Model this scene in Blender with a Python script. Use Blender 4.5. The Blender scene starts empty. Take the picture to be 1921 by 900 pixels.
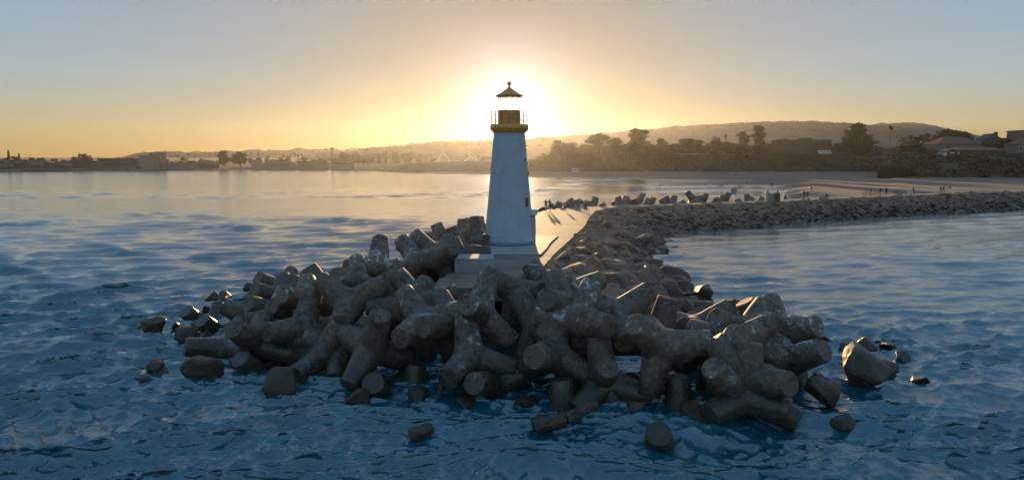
import bpy, math, random
import numpy as np
from mathutils import Vector, Matrix, Euler, noise

S = bpy.context.scene
rng = np.random.default_rng(7)
random.seed(7)
FPX = 1281.0                      # focal length in photo pixels (photo 1921 wide)
CAMZ = 10.0
PITCH = math.atan(145.0 / FPX)    # horizon sits at row 305
# ------------------------------------------------------------------ camera
cd = bpy.data.cameras.new("camera"); cam = bpy.data.objects.new("camera", cd)
S.collection.objects.link(cam); S.camera = cam
cd.sensor_width = 36.0; cd.lens = 36.0 * FPX / 1921.0
cd.clip_start = 0.5; cd.clip_end = 20000
cam.location = (0, 0, CAMZ); cam.rotation_euler = (math.radians(90) - PITCH, 0, 0)
# ------------------------------------------------------------------ sky and sun
SUN_EL, SUN_AZ = math.radians(4.3), math.radians(-0.12)    # azimuth measured from +Y towards +X
SUNV = Vector((math.sin(SUN_AZ) * math.cos(SUN_EL), math.cos(SUN_AZ) * math.cos(SUN_EL), math.sin(SUN_EL)))
W = bpy.data.worlds.new("World"); S.world = W; W.use_nodes = True
wn, wl = W.node_tree.nodes, W.node_tree.links
bg = wn["Background"]; bg.inputs[1].default_value = 0.15
sky = wn.new("ShaderNodeTexSky"); sky.sky_type = 'NISHITA'; sky.sun_disc = False
sky.sun_elevation = SUN_EL; sky.sun_rotation = SUN_AZ
sky.altitude = 0; sky.air_density = 1.0; sky.dust_density = 1.2; sky.ozone_density = 3.0
geo = wn.new("ShaderNodeNewGeometry")
# aureole of the low sun: a function of the angle to the sun only
dot = wn.new("ShaderNodeVectorMath"); dot.operation = 'DOT_PRODUCT'
nrm = wn.new("ShaderNodeTexCoord")
wl.new(nrm.outputs['Generated'], dot.inputs[0]); dot.inputs[1].default_value = SUNV
def wmath(op, a, b=None):
    m = wn.new("ShaderNodeMath"); m.operation = op
    for i, v in enumerate((a, b)):
        if v is None: continue
        if isinstance(v, (int, float)): m.inputs[i].default_value = v
        else: wl.new(v, m.inputs[i])
    return m.outputs[0]
ang = wmath('ARCCOSINE', wmath('MINIMUM', dot.outputs['Value'], 0.9999999))
def lobe(width, power=1.0):
    q = wmath('DIVIDE', ang, width)
    q = wmath('POWER', q, power)
    return wmath('EXPONENT', wmath('MULTIPLY', q, -1.0))
def wscale(col, fac):
    m = wn.new("ShaderNodeVectorMath"); m.operation = 'SCALE'
    m.inputs[0].default_value = col; wl.new(fac, m.inputs['Scale']); return m.outputs[0]
def wadd(a, b):
    m = wn.new("ShaderNodeVectorMath"); m.operation = 'ADD'; wl.new(a, m.inputs[0]); wl.new(b, m.inputs[1]); return m.outputs[0]
tint = wn.new("ShaderNodeVectorMath"); tint.operation = 'MULTIPLY'
gam = wn.new("ShaderNodeGamma"); wl.new(sky.outputs[0], gam.inputs[0]); gam.inputs[1].default_value = 0.38
hs = wn.new("ShaderNodeHueSaturation"); hs.inputs['Saturation'].default_value = 1.35; wl.new(gam.outputs[0], hs.inputs['Color'])
wl.new(hs.outputs[0], tint.inputs[0]); tint.inputs[1].default_value = (1.38, 1.56, 1.76)
soft = wmath('SUBTRACT', wmath('SUBTRACT', 1.0, wmath('MULTIPLY', lobe(0.50, 1.5), 0.70)), wmath('MULTIPLY', lobe(0.22, 1.5), 0.16))
sky2 = wn.new("ShaderNodeVectorMath"); sky2.operation = 'SCALE'; wl.new(tint.outputs[0], sky2.inputs[0])
sz = wn.new("ShaderNodeSeparateXYZ"); wl.new(nrm.outputs['Generated'], sz.inputs[0])
mr = wn.new("ShaderNodeMapRange"); mr.interpolation_type = 'SMOOTHSTEP'; wl.new(sz.outputs[2], mr.inputs[0])
for i_, v_ in enumerate((.22, .60, 1.0, 1.3)): mr.inputs[i_ + 1].default_value = v_
soft = wmath('MULTIPLY', soft, mr.outputs[0])
warm = wn.new("ShaderNodeMapRange"); warm.interpolation_type = 'SMOOTHSTEP'; wl.new(sz.outputs[2], warm.inputs[0])
for i_, v_ in enumerate((.0, .13, 1.0, 0.0)): warm.inputs[i_ + 1].default_value = v_
wmix = wn.new("ShaderNodeMix"); wmix.data_type = 'VECTOR'; wl.new(warm.outputs[0], wmix.inputs[0]); wmix.inputs[4].default_value = (1, 1, 1); wmix.inputs[5].default_value = (1.16, .86, .50)
wm2 = wn.new("ShaderNodeVectorMath"); wm2.operation = 'MULTIPLY'; wl.new(tint.outputs[0], wm2.inputs[0]); wl.new(wmix.outputs[1], wm2.inputs[1]); wl.new(wm2.outputs[0], sky2.inputs[0])
mp = wn.new("ShaderNodeVectorMath"); mp.operation = 'MULTIPLY'; wl.new(nrm.outputs['Generated'], mp.inputs[0]); mp.inputs[1].default_value = (2.2, 2.2, 26.0)
cir = wn.new("ShaderNodeTexNoise"); wl.new(mp.outputs[0], cir.inputs['Vector']); cir.inputs['Scale'].default_value = 1.3; cir.inputs['Detail'].default_value = 7; cir.inputs['Roughness'].default_value = .62; cir.inputs['Distortion'].default_value = .7
soft = wmath('MULTIPLY', soft, wmath('ADD', 0.93, wmath('MULTIPLY', cir.outputs[0], 0.15))); wl.new(soft, sky2.inputs['Scale'])
tot = wadd(sky2.outputs[0], wscale((150, 135, 105), lobe(0.010, 2.0)))
tot = wadd(tot, wscale((3.0, 3.6, 4.6), lobe(0.060, 1.4)))
wl.new(tot, bg.inputs[0])
ld = bpy.data.lights.new("sun", 'SUN'); ld.energy = 5.0; ld.angle = math.radians(0.55); ld.color = (1.0, 0.64, 0.30)
lo = bpy.data.objects.new("sun", ld); S.collection.objects.link(lo); lo.rotation_euler = SUNV.to_track_quat('Z', 'Y').to_euler()
S.view_settings.view_transform = 'Standard'; S.view_settings.look = 'None'
S.view_settings.exposure = 0.65; S.view_settings.gamma = 1.0
try: S.cycles.use_denoising = True; S.cycles.denoiser = 'OPENIMAGEDENOISE'
except Exception: pass
S.cycles.max_bounces = 6; S.cycles.diffuse_bounces = 3; S.cycles.glossy_bounces = 3
S.cycles.transmission_bounces = 4; S.cycles.volume_bounces = 0; S.cycles.transparent_max_bounces = 6
S.cycles.sample_clamp_indirect = 4.0; S.cycles.caustics_reflective = False; S.cycles.caustics_refractive = False

# ------------------------------------------------------------------ helpers
Fv = np.array((0, math.cos(PITCH), -math.sin(PITCH))); Uv = np.array((0, math.sin(PITCH), math.cos(PITCH))); Rv = np.array((1.0, 0, 0))
CAM = np.array((0, 0, CAMZ))
def ray(x, y): return Fv * FPX + Rv * (x - 960.5) - Uv * (y - 450.0)
def at(x, y, z=0.0):                     # point of the view ray at height z
    d = ray(x, y); return CAM + d * ((z - CAMZ) / d[2])
def atY(x, y, Y):                        # point of the view ray at distance Y
    d = ray(x, y); return CAM + d * (Y / d[1])
def azX(x, Y): return (x - 960.5) / FPX * Y / math.cos(PITCH) * 0.9968   # lateral position on the column near the horizon

def link(o, parent=None):
    S.collection.objects.link(o)
    if parent is not None: o.parent = parent
    return o
def smooth(me, flag=True):
    if len(me.polygons): me.polygons.foreach_set("use_smooth", np.full(len(me.polygons), flag))
def new_mesh(name, verts, faces, mat=None, smoothed=False):
    me = bpy.data.meshes.new(name)
    me.from_pydata([tuple(map(float, v)) for v in verts], [], [tuple(map(int, f)) for f in faces]); me.update()
    if mat: me.materials.append(mat)
    smooth(me, smoothed)
    return me
def quad_mesh(name, V, F, mat=None, smoothed=False):      # fast path, numpy quads or tris
    V = np.asarray(V, dtype=np.float32); F = np.asarray(F, dtype=np.int32)
    me = bpy.data.meshes.new(name); k = F.shape[1]
    me.vertices.add(len(V)); me.vertices.foreach_set("co", V.ravel())
    me.loops.add(F.size); me.loops.foreach_set("vertex_index", F.ravel())
    me.polygons.add(len(F)); me.polygons.foreach_set("loop_start", np.arange(0, F.size, k, dtype=np.int32))
    try: me.polygons.foreach_set("loop_total", np.full(len(F), k, dtype=np.int32))
    except Exception: pass
    me.update(calc_edges=True); me.validate()
    if mat: me.materials.append(mat)
    smooth(me, smoothed)
    return me
def grid_faces(nr, nc):
    i = np.arange(nr - 1)[:, None] * nc + np.arange(nc - 1)[None, :]
    return np.stack([i, i + 1, i + nc + 1, i + nc], -1).reshape(-1, 4)
def grid_obj(name, P, mat, smoothed=True, **kw):          # P: (rows, cols, 3)
    nr, nc = P.shape[:2]
    me = quad_mesh(name, P.reshape(-1, 3), grid_faces(nr, nc), mat, smoothed)
    return obj(name, me, **kw)
def obj(name, me, parent=None, label=None, cat=None, group=None, kind=None, loc=None):
    o = bpy.data.objects.new(name, me); link(o, parent)
    if loc is not None: o.location = tuple(float(v) for v in loc)
    return tag(o, label, cat, group, kind)
def tag(o, label=None, cat=None, group=None, kind=None):
    if label: o['label'] = label
    if cat: o['category'] = cat
    if group: o['group'] = group
    if kind: o['kind'] = kind
    return o
def empty(name, loc, label, cat, group=None, rz=0.0):
    o = bpy.data.objects.new(name, None); link(o)
    o.location = tuple(float(v) for v in loc); o.rotation_euler = (0, 0, rz); o.empty_display_size = 0.2
    return tag(o, label, cat, group)
def copy_thing(src, loc, rz=0.0, scale=1.0, label=None, group=None):
    r = src.copy(); link(r); r.location = tuple(float(v) for v in loc); r.rotation_euler = (0, 0, rz)
    r.scale = (scale,) * 3 if not isinstance(scale, (tuple, list)) else scale
    if label: r['label'] = label
    if group: r['group'] = group
    for ch in list(src.children):
        c = ch.copy(); link(c); c.parent = r
        for g in list(ch.children):
            d = g.copy(); link(d); d.parent = c
    return r

class MB:                                              # mesh builder
    def __init__(s): s.v = []; s.f = []
    def add(s, V, F):
        b = len(s.v); s.v += [tuple(map(float, p)) for p in V]; s.f += [tuple(int(i) + b for i in f) for f in F]; return s
    def box(s, x0, x1, y0, y1, z0, z1):
        return s.add([(x0,y0,z0),(x1,y0,z0),(x1,y1,z0),(x0,y1,z0),(x0,y0,z1),(x1,y0,z1),(x1,y1,z1),(x0,y1,z1)],
                     [(0,3,2,1),(4,5,6,7),(0,1,5,4),(1,2,6,5),(2,3,7,6),(3,0,4,7)])
    def tube(s, a, b, r0, r1=None, n=8):
        r1 = r0 if r1 is None else r1
        a = np.array(a, float); b = np.array(b, float); d = b - a; d /= np.linalg.norm(d)
        u = np.cross(d, (0, 0, 1) if abs(d[2]) < .9 else (1, 0, 0)); u /= np.linalg.norm(u); w = np.cross(d, u)
        V = []
        for c, r in ((a, r0), (b, r1)):
            for k in range(n):
                t = 2 * math.pi * k / n; V.append(c + r * (math.cos(t) * u + math.sin(t) * w))
        F = [(k, (k + 1) % n, n + (k + 1) % n, n + k) for k in range(n)] + [tuple(range(n - 1, -1, -1)), tuple(range(n, 2 * n))]
        return s.add(V, F)
    def path(s, pts, r, n=6):
        for a, b in zip(pts[:-1], pts[1:]): s.tube(a, b, r, r, n)
        return s
    def lathe(s, prof, n=48, cx=0, cy=0, cap=True):
        V = []
        for r, z in prof:
            for k in range(n):
                t = 2 * math.pi * k / n; V.append((cx + r * math.cos(t), cy + r * math.sin(t), z))
        F = []
        for i in range(len(prof) - 1):
            for k in range(n):
                F.append((i*n+k, i*n+(k+1)%n, (i+1)*n+(k+1)%n, (i+1)*n+k))
        if cap: F += [tuple(range(n - 1, -1, -1)), tuple(range((len(prof)-1)*n, len(prof)*n))]
        return s.add(V, F)
    def prism(s, poly, z0, z1):
        n = len(poly)
        V = [(x, y, z0) for x, y in poly] + [(x, y, z1) for x, y in poly]
        F = [tuple(range(n - 1, -1, -1)), tuple(range(n, 2 * n))] + [(k, (k+1) % n, n + (k+1) % n, n + k) for k in range(n)]
        return s.add(V, F)
    def build(s, name, mat, parent=None, smoothed=False, **kw):
        return obj(name, new_mesh(name, s.v, s.f, mat, smoothed), parent=parent, **kw)

def fbm(P, octaves=4, seed=0.0):                       # value noise for numpy arrays (N,3)
    def vn(Q):
        i = np.floor(Q).astype(np.int64); f = Q - i; f = f * f * (3 - 2 * f)
        def h(a, b, c):
            n = (a * 73856093) ^ (b * 19349663) ^ (c * 83492791) ^ int(seed * 7919 + 11)
            n = (n << 13) ^ n
            return (((n * (n * n * 15731 + 789221) + 1376312589) & 0x7fffffff) / 1073741824.0) - 1.0
        x, y, z = i[..., 0], i[..., 1], i[..., 2]; r = 0
        for dx in (0, 1):
            for dy in (0, 1):
                for dz in (0, 1):
                    w = (f[..., 0] if dx else 1 - f[..., 0]) * (f[..., 1] if dy else 1 - f[..., 1]) * (f[..., 2] if dz else 1 - f[..., 2])
                    r = r + w * h(x + dx, y + dy, z + dz)
        return r
    a, t, out = 1.0, 0.0, 0
    Q = np.asarray(P, float)
    for _ in range(octaves):
        out = out + a * vn(Q); t += a; Q = Q * 2.03 + 17.3; a *= 0.5
    return out / t

# ------------------------------------------------------------------ materials
class NT:
    def __init__(s, name):
        s.m = bpy.data.materials.new(name); s.m.use_nodes = True
        s.n, s.l = s.m.node_tree.nodes, s.m.node_tree.links; s.b = s.n["Principled BSDF"]
    def set(s, **kw):
        for k, v in kw.items():
            s.b.inputs[k.replace('_', ' ')].default_value = v
        return s
    def node(s, t, **kw):
        q = s.n.new(t)
        for k, v in kw.items(): setattr(q, k, v)
        return q
    def pos(s): return s.node("ShaderNodeNewGeometry").outputs['Position']
    def objco(s): return s.node("ShaderNodeTexCoord").outputs['Object']
    def scaled(s, src, sc):
        q = s.node("ShaderNodeVectorMath", operation='MULTIPLY'); s.l.new(src, q.inputs[0]); q.inputs[1].default_value = sc; return q.outputs[0]
    def noise(s, src, scale, detail=4, rough=.55, dist=0.0):
        q = s.node("ShaderNodeTexNoise"); s.l.new(src, q.inputs['Vector'])
        q.inputs['Scale'].default_value = scale; q.inputs['Detail'].default_value = detail
        q.inputs['Roughness'].default_value = rough; q.inputs['Distortion'].default_value = dist
        return q.outputs[0]
    def ramp(s, fac, stops):
        q = s.node("ShaderNodeValToRGB"); e = q.color_ramp.elements
        while len(e) < len(stops): e.new(0.5)
        for i, (p, c) in enumerate(stops):
            e[i].position = p; e[i].color = (*c, 1) if len(c) == 3 else c
        s.l.new(fac, q.inputs[0]); return q.outputs[0]
    def val(s, fac, a, b, c=0.0, d=1.0):
        q = s.node("ShaderNodeMapRange"); s.l.new(fac, q.inputs[0])
        for i, v in enumerate((a, b, c, d)): q.inputs[i + 1].default_value = v
        return q.outputs[0]
    def math(s, op, a, b=0.0):
        q = s.node("ShaderNodeMath", operation=op)
        for i, v in enumerate((a, b)):
            if isinstance(v, (int, float)): q.inputs[i].default_value = v
            else: s.l.new(v, q.inputs[i])
        return q.outputs[0]
    def mix(s, fac, a, b, mode='MIX'):
        q = s.node("ShaderNodeMix", data_type='RGBA', blend_type=mode)
        if isinstance(fac, (int, float)): q.inputs[0].default_value = fac
        else: s.l.new(fac, q.inputs[0])
        for i, v in ((6, a), (7, b)):
            if isinstance(v, tuple): q.inputs[i].default_value = (*v, 1)
            else: s.l.new(v, q.inputs[i])
        return q.outputs[2]
    def bump(s, h, strength=.4, dist=.05, prev=None):
        q = s.node("ShaderNodeBump"); q.inputs['Strength'].default_value = strength; q.inputs['Distance'].default_value = dist
        s.l.new(h, q.inputs['Height'])
        if prev is not None: s.l.new(prev, q.inputs['Normal'])
        s.l.new(q.outputs[0], s.b.inputs['Normal']); return q.outputs[0]
    def color(s, c): s.l.new(c, s.b.inputs['Base Color']); return s
    def sep(s, src):
        q = s.node("ShaderNodeSeparateXYZ"); s.l.new(src, q.inputs[0]); return q.outputs
    def rand(s): return s.node("ShaderNodeObjectInfo").outputs['Random']

def simple(name, col, rough=.7, var=.25, scale=3.0, metallic=0.0, bump=.15):
    t = NT(name); t.set(Roughness=rough, Metallic=metallic)
    n = t.noise(t.objco(), scale, 5)
    lo_ = tuple(c * (1 - var) for c in col); hi = tuple(min(1, c * (1 + var)) for c in col)
    t.color(t.ramp(n, [(.3, lo_), (.7, hi)]))
    if bump: t.bump(n, bump, .02)
    return t.m
M = {}
# weathered cast concrete of the armour units: form marks, pale guano streaks, dark stains, weed and wet band near the sea
def concrete_units():
    t = NT("armour_concrete"); p = t.pos(); o = t.objco()
    loc = t.node("ShaderNodeObjectInfo").outputs['Location']
    add = t.node("ShaderNodeVectorMath", operation='ADD'); t.l.new(o, add.inputs[0]); t.l.new(t.scaled(loc, (3.1, 5.7, 2.3)), add.inputs[1]); q = add.outputs[0]
    big = t.noise(q, .9, 4, .6); med = t.noise(q, 4.0, 6, .65); fine = t.noise(q, 38, 4, .7)
    base = t.ramp(med, [(.3, (.062, .043, .031)), (.52, (.128, .092, .068)), (.74, (.235, .182, .142))])
    rc = t.ramp(t.rand(), [(0, (.72, .70, .68)), (.5, (1, .97, .93)), (1, (1.2, 1.1, 1.0))])
    base = t.mix(1.0, base, rc, 'MULTIPLY')
    base = t.mix(t.val(fine, .54, .66), base, (.30, .26, .23)); base = t.mix(t.val(fine, .42, .28), base, (.05, .042, .036))
    up = t.sep(t.node("ShaderNodeNewGeometry").outputs['Normal'])[2]
    # pale streaks where birds sit
    strk = t.noise(t.scaled(q, (1.3, 1.3, .5)), 1.6, 6, .72, 1.2)
    wm = t.math('MULTIPLY', t.val(strk, .52, .60), t.val(up, -.3, .4))
    wm = t.math('MULTIPLY', wm, t.val(big, .50, .58)); wm = t.math('MULTIPLY', wm, t.val(t.rand(), .35, .6))
    base = t.mix(t.math('MULTIPLY', wm, .9), base, (.52, .54, .52))
    # black biofilm runs
    blk = t.noise(t.scaled(q, (2.2, 2.2, .6)), 1.3, 5, .7, .8)
    bm = t.math('MULTIPLY', t.val(blk, .49, .57), t.val(big, .54, .40))
    base = t.mix(t.math('MULTIPLY', bm, .8), base, (.03, .027, .024))
    z = t.sep(p)[2]; zz = t.math('ADD', z, t.math('MULTIPLY', t.math('SUBTRACT', med, .5), 1.6))
    wet = t.val(zz, 1.9, .9); 
    base = t.mix(t.math('MULTIPLY', wet, .8), base, (.035, .033, .026))
    alg = t.math('MULTIPLY', t.val(zz, .9, .3), t.val(t.noise(q, 2.3, 4), .5, .62))
    base = t.mix(alg, base, (.035, .045, .012))
    t.color(base); r = t.math('SUBTRACT', .68, t.math('MULTIPLY', wet, .42)); t.l.new(r, t.b.inputs['Roughness'])
    b1 = t.bump(med, .35, .05); t.bump(fine, .45, .012, b1)
    return t.m
M['unit'] = concrete_units()
def rock_mat():
    t = NT("quarry_rock"); p = t.pos(); o = p
    med = t.noise(o, 1.1, 6, .65); fine = t.noise(o, 9, 6, .7); tint = t.noise(o, .55, 2)
    a = t.ramp(med, [(.3, (.16, .085, .045)), (.5, (.31, .18, .105)), (.72, (.46, .31, .20))])
    b = t.ramp(med, [(.3, (.10, .070, .050)), (.5, (.21, .155, .115)), (.72, (.36, .28, .22))])
    c = t.mix(t.val(tint, .45, .55), a, b); rc = t.ramp(t.rand(), [(0, (.6, .56, .54)), (.5, (1, .95, .9)), (1, (1.3, 1.15, 1.02))])
    c = t.mix(1.0, c, rc, 'MULTIPLY')
    c = t.mix(t.val(fine, .45, .3), c, (.07, .055, .045))
    z = t.sep(p)[2]; zz = t.math('ADD', z, t.math('MULTIPLY', t.math('SUBTRACT', med, .5), 1.6))
    wet = t.val(zz, 2.1, 1.2); c = t.mix(t.math('MULTIPLY', wet, .9), c, (.035, .024, .015))
    t.color(c); t.l.new(t.math('SUBTRACT', .85, t.math('MULTIPLY', wet, .4)), t.b.inputs['Roughness'])
    b1 = t.bump(med, .6, .12); t.bump(fine, .5, .03, b1); return t.m
M['rock'] = rock_mat()
def paving():
    t = NT("path_concrete"); p = t.pos(); x, y, z = t.sep(p)
    n = t.noise(p, .5, 5, .6); f = t.noise(p, 14, 5, .7); st = t.noise(t.scaled(p, (.25, 2.0, 1)), 1.0, 5, .65)
    c = t.ramp(n, [(.3, (.17, .125, .095)), (.7, (.29, .225, .175))])
    c = t.mix(t.val(st, .55, .35, 0, .5), c, (.12, .095, .075)); c = t.mix(t.val(f, .6, .75, 0, .5), c, (.4, .36, .3))
    jy = t.math('ABSOLUTE', t.math('SUBTRACT', t.math('FRACT', t.math('DIVIDE', y, 4.6)), .5))
    c = t.mix(t.val(jy, .012, .006), c, (.04, .032, .026)); t.color(c); t.set(Roughness=.8)
    t.bump(f, .4, .02); return t.m
M['path'] = paving()
M['apron'] = simple("apron_concrete", (.36, .31, .26), .75, .18, 1.6)
def tower_mat():
    t = NT("tower_paint"); p = t.objco()
    n = t.noise(p, .8, 5, .6); f = t.noise(p, 30, 4, .7); sk = t.noise(t.scaled(p, (3, 3, .25)), 1.2, 5, .6)
    c = t.ramp(n, [(.3, (.36, .39, .43)), (.7, (.47, .51, .55))]); c = t.mix(t.val(sk, .55, .75, 0, .3), c, (.48, .46, .42))
    t.color(c); t.set(Roughness=.65); t.bump(f, .25, .02); return t.m
M['tower'] = tower_mat()
M['plinth'] = simple("plinth_grey", (.22, .24, .26), .75, .2, 2.5)
M['copper'] = simple("copper_paint", (.78, .36, .10), .45, .25, 4.0, .3)
M['iron'] = simple("railing_metal", (.14, .10, .06), .5, .2, 6.0, .4, 0)
def glass():
    t = NT("lantern_glass"); t.set(Roughness=.02, IOR=1.05, Transmission_Weight=1.0); t.b.inputs['Base Color'].default_value = (.95, .97, .97, 1); return t.m
M['glass'] = glass()
M['dark_glass'] = NT("window_pane").set(Roughness=.12).m; M['dark_glass'].node_tree.nodes["Principled BSDF"].inputs['Base Color'].default_value = (.03, .035, .04, 1)
M['block'] = simple("block_concrete", (.34, .33, .31), .8, .22, 2.2)
M['grey_box'] = simple("grey_box", (.25, .24, .23), .7, .15, 3)
M['dark_box'] = simple("dark_box", (.05, .045, .04), .7, .2, 3)
M['wood'] = simple("driftwood", (.075, .058, .045), .8, .4, 6)
M['bark'] = simple("bark", (.07, .05, .035), .9, .3, 2, 0, 0)
def leaf(name, col, tr=.25):
    t = NT(name); n = t.noise(t.pos(), .35, 3)
    t.color(t.ramp(n, [(.35, tuple(c * .55 for c in col)), (.65, tuple(c * 1.5 for c in col))])); t.set(Roughness=.6)
    d = t.node("ShaderNodeBsdfTranslucent"); d.inputs[0].default_value = (col[0] * 1.6, col[1] * 1.5, col[2] * .8, 1)
    m = t.node("ShaderNodeMixShader"); m.inputs[0].default_value = tr
    out = t.n["Material Output"]; t.l.new(t.b.outputs[0], m.inputs[1]); t.l.new(d.outputs[0], m.inputs[2]); t.l.new(m.outputs[0], out.inputs[0])
    return t.m
M['leaf'] = leaf("foliage", (.055, .062, .026)); M['leaf_dark'] = leaf("dark_foliage", (.035, .042, .020)); M['brush'] = leaf("brush", (.060, .055, .026), .06)
def earth(name, a, b, sc=.05):
    t = NT(name); n = t.noise(t.pos(), sc, 8, .65); t.color(t.ramp(n, [(.35, a), (.65, b)])); t.set(Roughness=.95); t.bump(n, .6, 1.0); return t.m
M['bluff'] = earth("bluff_scrub", (.03, .028, .014), (.09, .075, .04), .08)
M['plateau'] = earth("plateau_ground", (.05, .045, .025), (.12, .10, .06), .03)
M['hill'] = earth("wooded_hill", (.032, .034, .02), (.07, .068, .045), .02)
def sand():
    t = NT("sand"); p = t.pos(); n = t.noise(t.scaled(p, (.35, 1, 1)), .12, 6, .6); f = t.noise(t.scaled(p, (.4, 1, 1)), 1.2, 5, .7); z = t.sep(p)[2]
    c = t.ramp(n, [(.35, (.14, .078, .052)), (.65, (.24, .145, .100))]); c = t.mix(t.val(f, .6, .4, 0, .35), c, (.14, .10, .075))
    zz = t.math('ADD', z, t.math('MULTIPLY', t.math('SUBTRACT', n, .5), .7))
    wet = t.val(zz, .75, .25); c = t.mix(t.math('MULTIPLY', wet, .75), c, (.09, .062, .042)); t.color(c)
    t.l.new(t.math('SUBTRACT', .9, t.math('MULTIPLY', wet, .74)), t.b.inputs['Roughness']); t.bump(f, .5, .08); return t.m
M['sand'] = sand()
M['stucco'] = simple("pale_stucco", (.20, .155, .115), .8, .15, .6, 0, 0)
M['stucco_dark'] = simple("brown_siding", (.08, .055, .04), .85, .2, .6, 0, 0)
M['white_paint'] = simple("white_paint", (.72, .70, .68), .6, .08, 1, 0, 0)
M['roof_red'] = simple("tile_roof", (.20, .075, .045), .85, .25, 2, 0, 0)
M['roof_dark'] = simple("shingle_roof", (.07, .055, .045), .9, .25, 2, 0, 0)
M['skin'] = simple("skin", (.42, .26, .18), .6, .08, 3, 0, 0)
M['cloth_dark'] = simple("dark_cloth", (.035, .035, .042), .9, .2, 6, 0, 0)
M['cloth_blue'] = simple("blue_cloth", (.05, .07, .13), .9, .2, 6, 0, 0)
M['cloth_white'] = simple("white_cloth", (.75, .73, .70), .9, .1, 6, 0, 0)
M['cloth_red'] = simple("red_cloth", (.32, .07, .05), .9, .15, 6, 0, 0)
M['sign_white'] = simple("sign_panel", (.36, .36, .35), .5, .05, 4, 0, 0)
M['sign_ink'] = simple("sign_ink", (.08, .07, .07), .6, .05, 4, 0, 0)
M['hair'] = simple("hair", (.04, .03, .02), .8, .2, 8, 0, 0)

# ------------------------------------------------------------------ sea
def water_mat():
    t = NT("sea_water"); p = t.pos(); x, y, z = t.sep(p)
    b = t.b; t.set(Roughness=.03, IOR=2.1, Specular_IOR_Level=.5); 
    foam_gleam = t.node("ShaderNodeAttribute", attribute_name="foam_gleam").outputs['Fac']
    fn = t.noise(t.scaled(p, (.3, 1, 1)), 1.7, 8, .75, .6); fn2 = t.noise(p, .5, 5, .6, .5)
    fm = t.math('MULTIPLY', foam_gleam, 1.0)
    mask = t.val(t.math('ADD', fm, t.math('MULTIPLY', t.math('SUBTRACT', fn, .5), 1.6)), .55, .85)
    deep = t.ramp(fn2, [(.35, (.002, .060, .090)), (.7, (.006, .135, .175))])
    c = t.mix(mask, deep, (.72, .74, .74)); t.color(c)  # white surf; towards the beach also sky reflection painted on the shallows
    sub = t.node("ShaderNodeAttribute", attribute_name="ripple").outputs['Fac']
    t.l.new(t.math('ADD', sub, t.math('MULTIPLY', mask, .6)), b.inputs['Roughness'])
    w = t.scaled(p, (.42, 1.0, 1.0))
    n0 = t.noise(t.scaled(p, (.22, 1.0, 1.0)), .9, 6, .62, .5)
    n1 = t.noise(w, .9, 6, .62, .7); n2 = t.noise(w, 4.2, 6, .68, .5)
    b0 = t.bump(n0, .3, .10); b1 = t.bump(n1, .35, .08, b0); b2 = t.bump(n2, .5, .025, b1); n3 = t.noise(t.scaled(p, (.5, 1, 1)), 11, 4, .6, .3); b3 = t.bump(n3, .45, .012, b2)
    return t.m
M['water'] = water_mat()
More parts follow.
